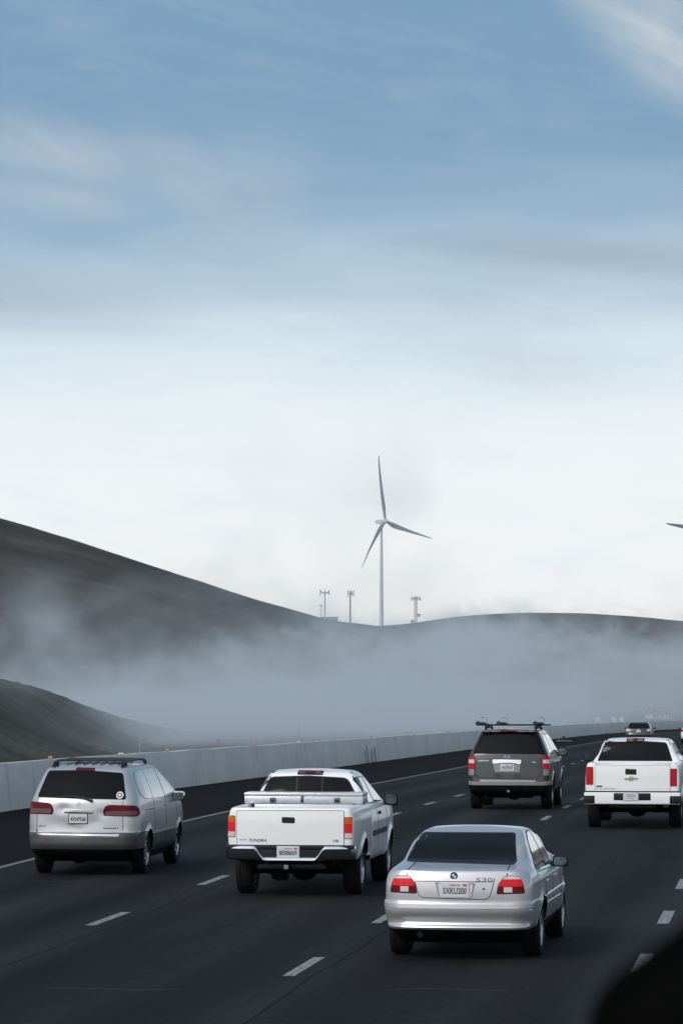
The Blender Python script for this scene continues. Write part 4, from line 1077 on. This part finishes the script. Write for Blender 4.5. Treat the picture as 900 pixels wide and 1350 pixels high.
# ground and hills
def b_grass(name, cols, sc=1.):
    m = mat(name, (.06,.06,.05), .95, spec=.1); t = NT(m); tc = t.n('ShaderNodeTexCoord').outputs['Object']
    n1 = t.noise(tc, .012*sc, 6, .62, sc=(1,1,2.5)); n2 = t.noise(tc, .25*sc, 5, .7); n3 = t.noise(tc, .05*sc, 4, .6, sc=(.4,1,4))
    f = t.math('ADD', t.math('MULTIPLY', n1, .55), t.math('ADD', t.math('MULTIPLY', n2, .25), t.math('MULTIPLY', n3, .25)))
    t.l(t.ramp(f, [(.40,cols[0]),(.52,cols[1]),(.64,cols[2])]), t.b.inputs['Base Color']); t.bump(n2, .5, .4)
    MT[name] = m
b_grass('dry_grass', ((.018,.016,.0135),(.042,.037,.030),(.082,.070,.055)))
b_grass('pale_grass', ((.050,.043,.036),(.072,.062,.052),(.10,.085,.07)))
b_grass('dark_grass', ((.020,.024,.018),(.045,.047,.035),(.085,.080,.060)), 4.)
bm = bmesh.new()
gx = [-3000,-2000,-1200,-700,-400,-200,-100,-50,-30,-20,0,20,40,80,120,200,400,800,1500,3000]
gy = [-300,-100,-40,0,40,65,70,75,80,85,90,95,120,200,343,400,500,560,643,800,1000,1300,1800,2500,3500]
gr = [[bm.verts.new((x, y, gz(y)-.12)) for x in gx] for y in gy]
for i in range(len(gy)-1):
    for j in range(len(gx)-1): bm.faces.new((gr[i][j], gr[i][j+1], gr[i+1][j+1], gr[i+1][j]))
link('ground', bm, 'dry_grass', None, 30)['kind'] = 'structure'
def fbm(x, y, s): return noise.fractal(Vector((x/s, y/s, 3.1)), 1., 2., 4)
def hill(name, prof, Ycf, front, back, pxs, m_, rough=1., plateau=0., nf=40, nb=14):
    "skyline prof (photo column -> photo row) at the crest distance Yc(px); slopes run down to the valley on both sides"
    f = pchip([p[0] for p in prof], [p[1] for p in prof]); bm = bmesh.new(); rows = []
    for px in pxs:
        Yc = Ycf(px); c = at(px, f(px), Yc); row = []
        for k in range(nf+1):
            t_ = k/nf; Y = Yc-front*(1-t_); x = c.x*Y/Yc if False else c.x - (Yc-Y)*.0
            base = gz(Y)-1.5; e = t_*t_*(3-2*t_); e = .35*t_+.65*e
            z = base+(c.z-base)*e + rough*fbm(x, Y, 90.)*math.sin(math.pi*t_)*2.2 + rough*.12*fbm(x, Y, 9.)*(1 if t_ > .02 else 0)
            row.append((x, Y, z))
        for k in range(1, nb+1):
            t_ = k/nb; Y = Yc+plateau*min(1,t_*2)+back*max(0, t_*2-1)
            s_ = max(0, t_*2-1) if plateau else t_
            if not plateau: Y = Yc+back*t_
            z = c.z + (gz(Y)-1.5-c.z)*s_*s_*(3-2*s_)
            row.append((c.x, Y, z))
        rows.append([bm.verts.new(p) for p in row])
    for i in range(len(rows)-1):
        for j in range(len(rows[0])-1): bm.faces.new((rows[i][j], rows[i+1][j], rows[i+1][j+1], rows[i][j+1]))
    bmesh.ops.recalc_face_normals(bm, faces=bm.faces[:])
    o = link(name, bm, m_, None, 0); o.data.shade_smooth(); o['kind'] = 'structure'
    return o
SKY2 = [(-2200,300),(-900,470),(-400,580),(0,683),(45,696),(100,713),(170,736),(250,762),(330,788),(400,808),(432,817),(470,822),(505,826),(560,829),(700,850),(900,880),(1100,905)]
hill('hill', SKY2, lambda p: 1250., 620., 500., list(range(-2200,-200,100)) + list(range(-200,1101,12)), 'dry_grass')
SKY3 = [(-300,850),(300,838),(420,830),(500,825.5),(540,822),(600,813.5),(650,809.5),(700,808),(760,808.5),(800,810.5),(850,814),(900,819),(1000,826),(1200,815),(1500,750),(1900,690),(2600,640)]
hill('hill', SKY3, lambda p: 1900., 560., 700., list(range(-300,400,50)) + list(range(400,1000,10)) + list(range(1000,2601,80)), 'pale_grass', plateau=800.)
SKY1 = pchip([-900,-300,0,60,120,180,240,300,360,420,470], [720,810,894,910,933,952,965,972.5,977,980,981])
bm = bmesh.new(); rows = []
for px in list(range(-900,-60,30)) + list(range(-60,471,6)):
    Yw_ = wall_Y(max(px, -350)) + 6.; Yc = max(Yw_+25, 215.+max(-60, px)*.62) if px > -350 else 190.; row = []
    zc = at(px, SKY1(px), Yc).z
    for k in range(31):
        t_ = k/30; Y = Yw_+(Yc-Yw_)*t_; x = (px-CX)/F*Y; g = gz(Y)-.15
        z = g + (zc-g)*(.45*t_+.55*t_*t_*(3-2*t_)) + .25*fbm(x, Y, 14.)*math.sin(math.pi*t_) + .09*fbm(x, Y, 2.)
        row.append((x, Y, z))
    for k in range(1, 15):
        t_ = k/14; Y = Yc+90.*t_; x = (px-CX)/F*Y; row.append((x, Y, zc+(gz(Y)-1.-zc)*t_*t_*(3-2*t_)+.09*fbm(x, Y, 2.)))
    rows.append([bm.verts.new(p) for p in row])
for i in range(len(rows)-1):
    for j in range(len(rows[0])-1): bm.faces.new((rows[i][j], rows[i+1][j], rows[i+1][j+1], rows[i][j+1]))
bmesh.ops.recalc_face_normals(bm, faces=bm.faces[:])
o = link('hill', bm, 'dark_grass', None, 0); o.data.shade_smooth(); o['kind'] = 'structure'

# turbines
MT['turbine'] = mat('turbine_white', (.52,.52,.53), .4)
MT['turbine_blade'] = mat('turbine_blade_shaded', (.36,.38,.40), .4)  # darker copy of turbine white: the blades' shade is put into the colour
def turbine(px, py, Y, yaw, roll, Lb, label, ztop_base):
    hub = at(px, py, Y); fw = Vector((math.sin(yaw), -math.cos(yaw), 0)); base = hub - fw*4.; base.z = ztop_base
    r = empty('wind_turbine', base); tag(r, label, 'wind turbine', 'wind turbines on the far ridge')
    H = hub.z-base.z-1.6
    b = bmesh.new(); tube(b, [(0,0,-3),(0,0,0),(0,0,H*.5),(0,0,H)], [1.65,1.6,1.3,.85], 28); link('tower', b, 'turbine', r)
    mz = Matrix.Rotation(yaw, 4, 'Z'); b = bmesh.new()
    vs = box(b, (-1.3,-2.2,H-.2), (1.3,4.6,H+2.8), .5, 0, 3)
    tube(b, [(0,4.4,H+1.6),(0,7.4,H+1.6)], [.35,.2], 8)
    for v in b.verts: v.co = mz @ v.co
    link('nacelle', b, 'turbine', r)
    b = bmesh.new(); bmesh.ops.create_uvsphere(b, u_segments=20, v_segments=12, radius=1.75, matrix=mz @ Matrix.Translation((0,-4,H+1.6)) @ Matrix.Diagonal((1,1.35,1,1))); hb = link('hub', b, 'turbine', r)
    for k in range(3):
        b = bmesh.new(); rings = []; n = 14
        for rr, ch, th, tw in ((0,1.8,1.8,0),(2.2,1.9,1.7,10),(6,3.3,1.05,22),(10,4.1,.8,18),(18,3.3,.55,11),(30,2.25,.34,6),(42,1.35,.2,2),(48,.8,.11,0),(50,.15,.04,0)):
            rr *= Lb/50.; a = R(tw); ring = []
            for i in range(n):
                t_ = 2*math.pi*i/n; x = ch*(.5*math.cos(t_)+.18*(ch > 2)); y = th*.5*math.sin(t_)*(1.0 if math.cos(t_) < 0 else .75)
                ring.append(b.verts.new((x*math.cos(a)-y*math.sin(a), x*math.sin(a)+y*math.cos(a)+0., rr)))
            rings.append(ring)
        for i in range(len(rings)-1):
            for j in range(n): b.faces.new((rings[i][j], rings[i][(j+1)%n], rings[i+1][(j+1)%n], rings[i+1][j]))
        b.faces.new(rings[0][::-1]); b.faces.new(rings[-1])
        mx = mz @ Matrix.Translation((0,-4.,H+1.6)) @ Matrix.Rotation(roll + k*2*math.pi/3, 4, 'Y') @ Matrix.Rotation(R(-20), 4, 'Z')
        for v in b.verts:
            bend = -5.5*(v.co.z/Lb)**2
            v.co = mx @ v.co + mz.to_3x3() @ Vector((0, bend, 0))
        bmesh.ops.recalc_face_normals(b, faces=b.faces[:])
        link('blade', b, 'turbine_blade', r)
    return r
TB = at(504, 825.5, 1900).z
turbine(508, 687, 2600, R(50), R(-16.5), 51., 'tall white three blade wind turbine rising behind the dip of the ridge', TB)
turbine(920, 699, 2600, R(50), R(-86), 50., 'wind turbine showing only a blade tip at the right edge of the photo', at(929,822,1900).z)

# phone masts and hut on the ridge
MT['steel'] = mat('galvanised_steel', (.20,.21,.22), .5, .4); MT['antenna'] = mat('antenna_grey', (.30,.31,.32), .5)
def mast(px, top, base, Y, label, style):
    p = at(px, base, Y); H = (base-top)/F*Y
    r = empty('phone_mast', p); tag(r, label, 'mast', 'phone masts on the ridge')
    b = bmesh.new()
    k = Y/1250.
    if style == 'lattice':
        for x, y in ((-.55,-.4),(.55,-.4),(0,.5)): tube(b, [(x*k,y*k,-2),(x*k*.8,y*k*.8,H)], .09*k, 6)
        n = 11
        for i in range(n):
            z0, z1 = H*i/n, H*(i+1)/n
            for a, c in (((-.5,-.36),(.5,-.36)),((.5,-.36),(0,.45)),((0,.45),(-.5,-.36))): tube(b, [(a[0]*k,a[1]*k,z0),(c[0]*k,c[1]*k,z1)], .045*k, 5)
    else: tube(b, [(0,0,-2),(0,0,H)], [.34*k if style == 'pole' else .22*k, .24*k if style == 'pole' else .16*k], 10)
    link('pole', b, 'steel', r)
    xs = {'lattice': (-1.5,-.9,.1,.9,1.6), 'pole': (-.8,.6,1.25), 'fork': (-1.6,1.55)}[style]
    b = bmesh.new(); box(b, (min(xs)*k, -.12*k, H-1.1*k), (max(xs)*k, .12*k, H-.85*k), 0); 
    if style == 'fork': tube(b, [(-1.6*k,0,H-.3),(0,0,H-1.6*k),(1.55*k,0,H-.3)], .12*k, 6)
    link('cross_arm', b, 'steel', r)
    for i, x in enumerate(xs):
        b = bmesh.new(); hh = (2.3 if style != 'lattice' else 1.6)*k*(1 if i % 2 == 0 else .8); box(b, ((x-.17)*k, -.3*k, H-1.0*k-hh*.45), ((x+.17)*k, -.12*k, H-1.0*k+hh*.55), .03); link('antenna', b, 'antenna', r)
    if style == 'lattice':
        for x, z in ((-1.3,1.0),(1.1,3.2)):
            b = bmesh.new(); cyl(b, (x*k,-.5*k,z*k), (x*k,-.2*k,z*k), .62*k, .5*k, 18); tube(b, [(x*k,-.2*k,z*k),(0,0,z*k)], .1*k, 6); link('dish', b, 'antenna', r)
    if style == 'fork':
        b = bmesh.new(); tube(b, [(-1.35*k,0,-2),(-1.35*k,0,H*.45)], .12*k, 8); box(b, (-2.0*k,-.1,H*.44), (-.7*k,.1,H*.47), 0); link('side_pole', b, 'steel', r)
for a in ((428,778,815,1250,'forked mast with two panel antennas above the flat hut','fork'),(461.5,779,822,1250,'plain pole mast with a small antenna cluster, between hut and turbine','pole'),(548,786,823,1885,'lattice mast with dishes at its foot, right of the tall turbine','lattice')): mast(*a)
b = bmesh.new(); p = at(435,820,1246); box(b, (-3.2,-2,-2), (2.8,2,1.55), .05, 0); box(b, (-3.4,-2.2,1.55), (3.0,2.2,1.8), .05, 1)
o = link('equipment_hut', b, ['steel','antenna']); o.location = p; tag(o, 'low flat roofed hut on the ridge below the forked mast', 'hut')

# little things beside the wall
MT['scrap'] = mat('tyre_scrap', (.015,.015,.015), .9)
p = on_ground(743, 977.5); b = bmesh.new()
bmesh.ops.create_icosphere(b, subdivisions=3, radius=.28)
for v in b.verts: v.co = Vector((v.co.x*.8, v.co.y*1.2, max(0,v.co.z)*1.5*(1-.45*abs(v.co.x)/.28)+.02)) + Vector((fbm(v.co.x*9,v.co.y*9,1.),0,fbm(v.co.y*7,v.co.z*7,1.)))*.05
box(b, (-.55,-.5,0.), (.6,.3,.05), .015, 1)
o = link('road_debris', b, ['scrap','greylight']); o.location = (p.x,p.y,gz(p.y)); tag(o, 'dark lump of road debris on a pale slab at the foot of the concrete wall', 'debris')
MT['post_white'] = mat('post_white', (.30,.31,.32), .5)
for px, top, Y, lab in ((184.5,973.5,170,'pale marker post above the wall behind the silver minivan'),(288,975.5,190,'pale marker post above the wall between the minivan and the first white pickup'),(394,958,210,'slim pole in the fog above the wall behind the pickup with the toolbox')):
    p = at(px, top, Y); g = gz(Y)-.12; b = bmesh.new(); h = p.z-g
    tube(b, [(0,0,-.3),(0,0,h)], [.03,.03] if px != 394 else [.02,.02], 8, 0)
    if px != 394: box(b, (-.08,-.05,h-.35), (-.03,.02,h+.02), .01, 0); box(b, (.03,-.05,h-.35), (.08,.02,h+.02), .01, 0)
    o = link('marker_post', b, 'post_white'); o.location = (p.x,Y,g); tag(o, lab, 'post')
# far houses seen over the wall through the haze
MT['house_wall'] = mat('house_wall', (.45,.42,.40), .8); MT['house_roof'] = mat('house_roof', (.30,.16,.13), .8); MT['house_white'] = mat('house_white', (.75,.74,.72), .7)
for px, w_, h_, c_, lab in ((826,10,3.0,'house_wall','faint low house with red roof, just left of the far crossover'),(841,8,3.4,'house_wall','faint low house behind the roof of the far crossover'),(853,7,5.6,'house_white','faint pale tower like house, tallest of the far houses'),(870,12,5.0,'house_wall','faint broad house with reddish roof near the right edge'),(884,8,3.6,'house_wall','faint house nearest the right edge of the photo')):
    Y = 720.; x = (px-CX)/F*Y; b = bmesh.new(); w_ = w_*.075; g = gz(Y)-.6; h_ *= .45
    w_ *= 1.6
    box(b, (-w_,-3,-.5), (w_,3,h_+1.0), 0, 0)
    vs = [b.verts.new(v) for v in ((-w_-.3,-3.4,h_+1.0),(w_+.3,-3.4,h_+1.0),(w_+.3,3.4,h_+1.0),(-w_-.3,3.4,h_+1.0),(-w_*.6,0,h_+1.8),(w_*.6,0,h_+1.8))]
    for f in ((0,1,5,4),(1,2,5),(2,3,4,5),(3,0,4),(3,2,1,0)): b.faces.new([vs[i] for i in f]).material_index = 1
    for k in (-1,0,1): box(b, (k*w_*.6-.2,-3.05,h_-.1), (k*w_*.6+.2,-2.9,h_+.7), 0, 2)
    o = link('house', b, [c_,'house_roof','glass'], None, 30); o.location = (x,Y,g); tag(o, lab, 'house', 'far houses in the haze')
for px, lab in ((787,'far white trailer, leftmost of three above the wall'),(808,'far white trailer, middle of three above the wall'),(818,'far white trailer, rightmost of three above the wall')):
    Y = 690.; x = (px-CX)/F*Y; b = bmesh.new(); box(b, (-.40,-2.0,.5), (.40,2.0,1.45), .1, 0); box(b, (-.38,-1.9,.3), (.38,1.9,.5), .02, 1)
    for yy in (-.6,.6): 
        for xx in (-.5,.5): cyl(b, (xx*.7-.06,yy,.3), (xx*.7+.06,yy,.3), .3, n=14, mi=1)
    o = link('trailer', b, ['house_white','rubber']); o.location = (x,Y,gz(Y)); tag(o, lab, 'trailer', 'white trailers parked far away')
# dark shrub where the wall ends
MT['shrub'] = mat('shrub_leaf', (.04,.045,.035), .8)
Y = 548.; p = Vector((RX(Y)+WALL_OFF+1.0, Y, gz(Y))); b = bmesh.new(); rnd = random.Random(3)
for k in range(900):
    a = rnd.uniform(0,6.28); rr = math.sqrt(rnd.random()); c = Vector((1.6*rr*math.cos(a), 3*rr*math.sin(a), (.1+1.3*rnd.random()*(1-.5*rr*rr))))
    n = Vector((rnd.uniform(-1,1),rnd.uniform(-1,1),rnd.uniform(-.3,1))).normalized(); u = n.orthogonal().normalized(); w_ = n.cross(u); s_ = rnd.uniform(.08,.2)
    b.faces.new([b.verts.new(c+u*s_), b.verts.new(c+w_*s_*.6), b.verts.new(c-u*s_), b.verts.new(c-w_*s_*.6)])
o = link('shrub', b, 'shrub', None, 0); o.location = p; tag(o, 'dark shrub at the far end of the concrete wall', 'shrub')

# the black blurred edge close to the lens: mirror housing of the vehicle the picture was taken from
b = bmesh.new(); c = at(1010, 1408, 1.25)
vs = box(b, (-.05,-.02,-.06), (.075,.10,.05), .035, 0, 6)
mx = Matrix.Rotation(R(-35), 4, 'Y')
for v in vs: v.co = mx @ v.co
tube(b, [(.02,.04,-.03),(.06,.05,-.12),(.16,.06,-.22)], [.018,.02,.025], 10)
MT['matt_black'] = mat('matt_black', (.003,.003,.003), 1., spec=0.)
o = link('mirror_housing', b, 'matt_black', None, 40); o.location = c; tag(o, 'blurred black rounded edge close to the lens in the bottom right corner', 'mirror housing')

# ---------------------------------------------------------------- fog bank lying in the valley beyond the wall
m = bpy.data.materials.new('fog_volume'); m.use_nodes = True; nt = m.node_tree; nt.nodes.clear(); t = NT(m)
out = t.n('ShaderNodeOutputMaterial'); pv = t.n('ShaderNodeVolumePrincipled')
pv.inputs['Color'].default_value = (.84,.945,1.0,1); pv.inputs['Anisotropy'].default_value = .0
geo = t.n('ShaderNodeNewGeometry').outputs['Position']; sx = t.n('ShaderNodeSeparateXYZ'); t.l(geo, sx.inputs[0])
n1 = t.noise(geo, 1., 3, .6, sc=(.018,.006,.03), dist=.5); n2 = t.noise(geo, 1., 4, .65, sc=(.085,.02,.11), dist=.9)
nn = t.math('ADD', t.math('MULTIPLY', n1, .6), t.math('MULTIPLY', n2, .5))
top = t.math('MULTIPLY_ADD', t.math('SUBTRACT', nn, .55), 84., t.maprange(sx.outputs[0], -75., 45., -4., 9.))
hgt = t.maprange(sx.outputs[2], t.math('SUBTRACT', top, 9.), t.math('ADD', top, 7.), 1., 0.)
near = t.maprange(sx.outputs[1], 100., 250., .0, 1.)
lat = t.math('SUBTRACT', sx.outputs[0], t.math('MULTIPLY_ADD', sx.outputs[1], .135, -19.)); near = t.math('MULTIPLY', near, t.math('MAXIMUM', t.maprange(lat, -45., -9., 1., .35), t.math('ADD', t.maprange(sx.outputs[1], 740., 900., 0., 1.8), t.maprange(sx.outputs[1], 300., 460., 1., 0.))))
lowz = t.maprange(sx.outputs[2], -6., 3., 3.2, 1.); near = t.math('MULTIPLY', near, lowz)
near = t.math('MULTIPLY', near, t.maprange(n2, .35, .65, .6, 1.4))
den = t.math('MULTIPLY', hgt, t.math('MULTIPLY', near, FOG if (FOG := .0060) else 0))
t.l(den, pv.inputs['Density']); t.l(pv.outputs[0], out.inputs['Volume'])
b = bmesh.new()
ys = [110,250,343,450,541,640,760,1150,1230]
P = [(RX(y)+WALL_OFF-5., y) for y in ys[:7]] + [(RX(800)+40,800),(400,860),(700,1150),(700,1230)] + [(-1000,1230),(-700,760),(-300,400),(-60,110)]
lo = [b.verts.new((x,y,-17)) for x, y in P]; hi = [b.verts.new((x,y,34)) for x, y in P]
b.faces.new(lo[::-1]); b.faces.new(hi); n = len(P)
for i in range(n): b.faces.new((lo[i], lo[(i+1)%n], hi[(i+1)%n], hi[i]))
bmesh.ops.recalc_face_normals(b, faces=b.faces[:])
fog = link('fog', b, m, None, 0); fog['kind'] = 'stuff'
# thin even air round everything
m = bpy.data.materials.new('haze_volume'); m.use_nodes = True; nt = m.node_tree; nt.nodes.clear(); t = NT(m)
out = t.n('ShaderNodeOutputMaterial'); pv = t.n('ShaderNodeVolumePrincipled'); pv.inputs['Color'].default_value = (.9,.95,1.,1); pv.inputs['Density'].default_value = .00003
t.l(pv.outputs[0], out.inputs['Volume'])
b = bmesh.new(); box(b, (-3300,-400,-60), (3300,3700,420), 0)
hz = link('haze', b, m, None, 0); hz['kind'] = 'stuff'

# ---------------------------------------------------------------- light
SUN_EL, SUN_AZ = R(32), R(217)          # azimuth clockwise from +Y: behind the camera, a little to the left
w = bpy.data.worlds.new('World'); SC.world = w; w.use_nodes = True; t = NT(w); bg = w.node_tree.nodes['Background']
sky = t.n('ShaderNodeTexSky'); sky.sky_type = 'NISHITA'; sky.sun_disc = False; sky.sun_elevation = SUN_EL; sky.sun_rotation = SUN_AZ; sky.dust_density = 2.
tc = t.n('ShaderNodeTexCoord').outputs['Generated']; sx = t.n('ShaderNodeSeparateXYZ'); t.l(tc, sx.inputs[0]); X, Yv, Z = sx.outputs
nA = t.noise(tc, 1., 5, .55, sc=(9,9,50), dist=.4); nB = t.noise(tc, 1., 4, .6, sc=(26,26,90), dist=.6)
el = t.math('ADD', Z, t.math('ADD', t.math('MULTIPLY', t.math('SUBTRACT', nA, .5), .034), t.math('MULTIPLY', X, -.02)))
def s2l(*c): return tuple(((x/255+.055)/1.055)**2.4 if x > 10 else x/3294. for x in c)
cl = t.ramp(t.math('MULTIPLY', el, 4.), [(0,s2l(248,248,247)),(.10,s2l(248,250,250)),(.22,s2l(245,250,252)),(.30,s2l(237,246,250)),(.37,s2l(216,233,242)),(.44,s2l(186,209,224)),(.52,s2l(150,180,204)),(.61,s2l(126,162,191)),(.80,s2l(117,156,188)),(1.,s2l(112,148,181))])
# streaks of thin cloud
wis = t.math('MULTIPLY', t.maprange(nB, .48, .75), t.maprange(nA, .35, .65)); wis = t.math('MULTIPLY', wis, t.maprange(Z, .02, .1))
ctx = t.math('DIVIDE', X, t.math('MAXIMUM', Yv, .05)); ctz = t.math('DIVIDE', Z, t.math('MAXIMUM', t.math('ABSOLUTE', Yv), .05))
def blob(px, py, rx, ry, rot):
    dx = t.math('SUBTRACT', ctx, (px-CX)/F); dz = t.math('SUBTRACT', ctz, (HOR-py)/F); c, s_ = math.cos(rot), math.sin(rot)
    a = t.math('ADD', t.math('MULTIPLY', dx, c*F/rx), t.math('MULTIPLY', dz, s_*F/rx)); b_ = t.math('ADD', t.math('MULTIPLY', dx, -s_*F/ry), t.math('MULTIPLY', dz, c*F/ry))
    d = t.math('SQRT', t.math('ADD', t.math('MULTIPLY', a, a), t.math('MULTIPLY', b_, b_))); return t.maprange(d, 0., 1., 1., 0.)
def streaks(rot, sa, sb, det=6):
    c, s_ = math.cos(rot), math.sin(rot); cv_ = t.n('ShaderNodeCombineXYZ')
    t.l(t.math('MULTIPLY', t.math('ADD', t.math('MULTIPLY', ctx, c), t.math('MULTIPLY', ctz, s_)), sa), cv_.inputs[0])
    t.l(t.math('MULTIPLY', t.math('ADD', t.math('MULTIPLY', ctx, -s_), t.math('MULTIPLY', ctz, c)), sb), cv_.inputs[1])
    return t.noise(cv_.outputs[0], 1., det, .62, dist=.8)
n_st = t.math('MULTIPLY_ADD', streaks(R(-24), 26., 130.), .7, t.math('MULTIPLY', streaks(R(-40), 60., 60.), .3))
bl = t.math('MULTIPLY', blob(885,45,270,95,R(-38)), 1.1)
for a in ((60,195,210,70,R(-14),.6),(80,255,170,40,R(-8),.5),(250,235,170,70,R(-35),.42),(340,230,110,110,R(-40),.25),(690,480,200,60,R(-8),.4)): bl = t.math('MAXIMUM', bl, t.math('MULTIPLY', blob(*a[:5]), a[5]))
bl = t.math('MULTIPLY', bl, t.math('MULTIPLY_ADD', t.maprange(n_st,.25,.75), .75, .35))
grey = t.math('MAXIMUM', blob(800,335,420,36,R(-4)), t.math('MULTIPLY', blob(-40,390,420,70,R(-4)), .8))
low = t.math('MULTIPLY', t.maprange(streaks(R(-5), 20., 90.), .48, .72), t.math('MULTIPLY', t.maprange(Z, .012, .04), t.maprange(Z, .075, .10, 1., 0.)))
cl = t.mix(t.math('MULTIPLY', low, .35), cl, s2l(222,238,245))
upp = t.math('MULTIPLY', t.maprange(streaks(R(-14), 14., 75.), .42, .75), t.maprange(Z, .08, .12))
cl = t.mix(t.math('MULTIPLY', upp, .26), cl, s2l(160,182,202))
cl = t.mix(t.math('MULTIPLY', grey, .5), cl, s2l(146,166,184))
cl = t.mix(t.math('MAXIMUM', t.math('MULTIPLY', wis, .16), bl), cl, s2l(196,206,214))
# brighter, thinly veiled sky round the hidden sun behind the camera
sd = Vector((math.sin(SUN_AZ)*math.cos(SUN_EL), math.cos(SUN_AZ)*math.cos(SUN_EL), math.sin(SUN_EL)))
dt = t.n('ShaderNodeVectorMath', operation='DOT_PRODUCT'); t.l(tc, dt.inputs[0]); dt.inputs[1].default_value = sd
glow = t.math('POWER', t.math('MAXIMUM', t.math('MULTIPLY_ADD', dt.outputs['Value'], .5, .5), 0.), 4.)
veil = t.n('ShaderNodeVectorMath', operation='SCALE'); veil.inputs[0].default_value = (1.0,.99,.97); t.l(glow, veil.inputs['Scale'])
c10 = t.n('ShaderNodeVectorMath', operation='SCALE'); t.l(cl, c10.inputs[0]); c10.inputs['Scale'].default_value = 10.
v10 = t.n('ShaderNodeVectorMath', operation='SCALE'); t.l(veil.outputs[0], v10.inputs[0]); v10.inputs['Scale'].default_value = 10.
cov = t.maprange(Z, .22, .6, 1., .45)                                   # cloud cover thins overhead, where the clear sky shows
mx = t.mix(cov, sky.outputs[0], c10.outputs[0])
ad = t.n('ShaderNodeVectorMath', operation='ADD'); t.l(mx, ad.inputs[0]); t.l(v10.outputs[0], ad.inputs[1])
t.l(ad.outputs[0], bg.inputs['Color']); bg.inputs['Strength'].default_value = .1
sl = bpy.data.lights.new('sun', 'SUN'); sl.energy = 1.3; sl.angle = R(20); sl.color = (1,.95,.88)
so = bpy.data.objects.new('sun', sl); COL.objects.link(so); so.rotation_euler = (-sd).to_track_quat('-Z', 'Y').to_euler()

# ---------------------------------------------------------------- camera
cd = bpy.data.cameras.new('camera'); co = bpy.data.objects.new('camera', cd); COL.objects.link(co)
co.location = (0,0,CAMZ); co.rotation_euler = (math.pi/2+PITCH, 0, 0)
cd.sensor_fit = 'HORIZONTAL'; cd.sensor_width = 36.; cd.lens = F/900.*36.; cd.clip_start = .1; cd.clip_end = 12000
cd.dof.use_dof = True; cd.dof.focus_distance = 55.; cd.dof.aperture_fstop = 20.
SC.camera = co
SC.view_settings.view_transform = 'Standard'; SC.view_settings.look = 'None'; SC.view_settings.exposure = 0.; SC.view_settings.gamma = 1.
SC.view_settings.use_curve_mapping = False
SC.cycles.use_denoising = True
SC.cycles.volume_bounces = 0; SC.cycles.max_bounces = 6
SC.cycles.volume_step_rate = .16; SC.cycles.volume_max_steps = 400
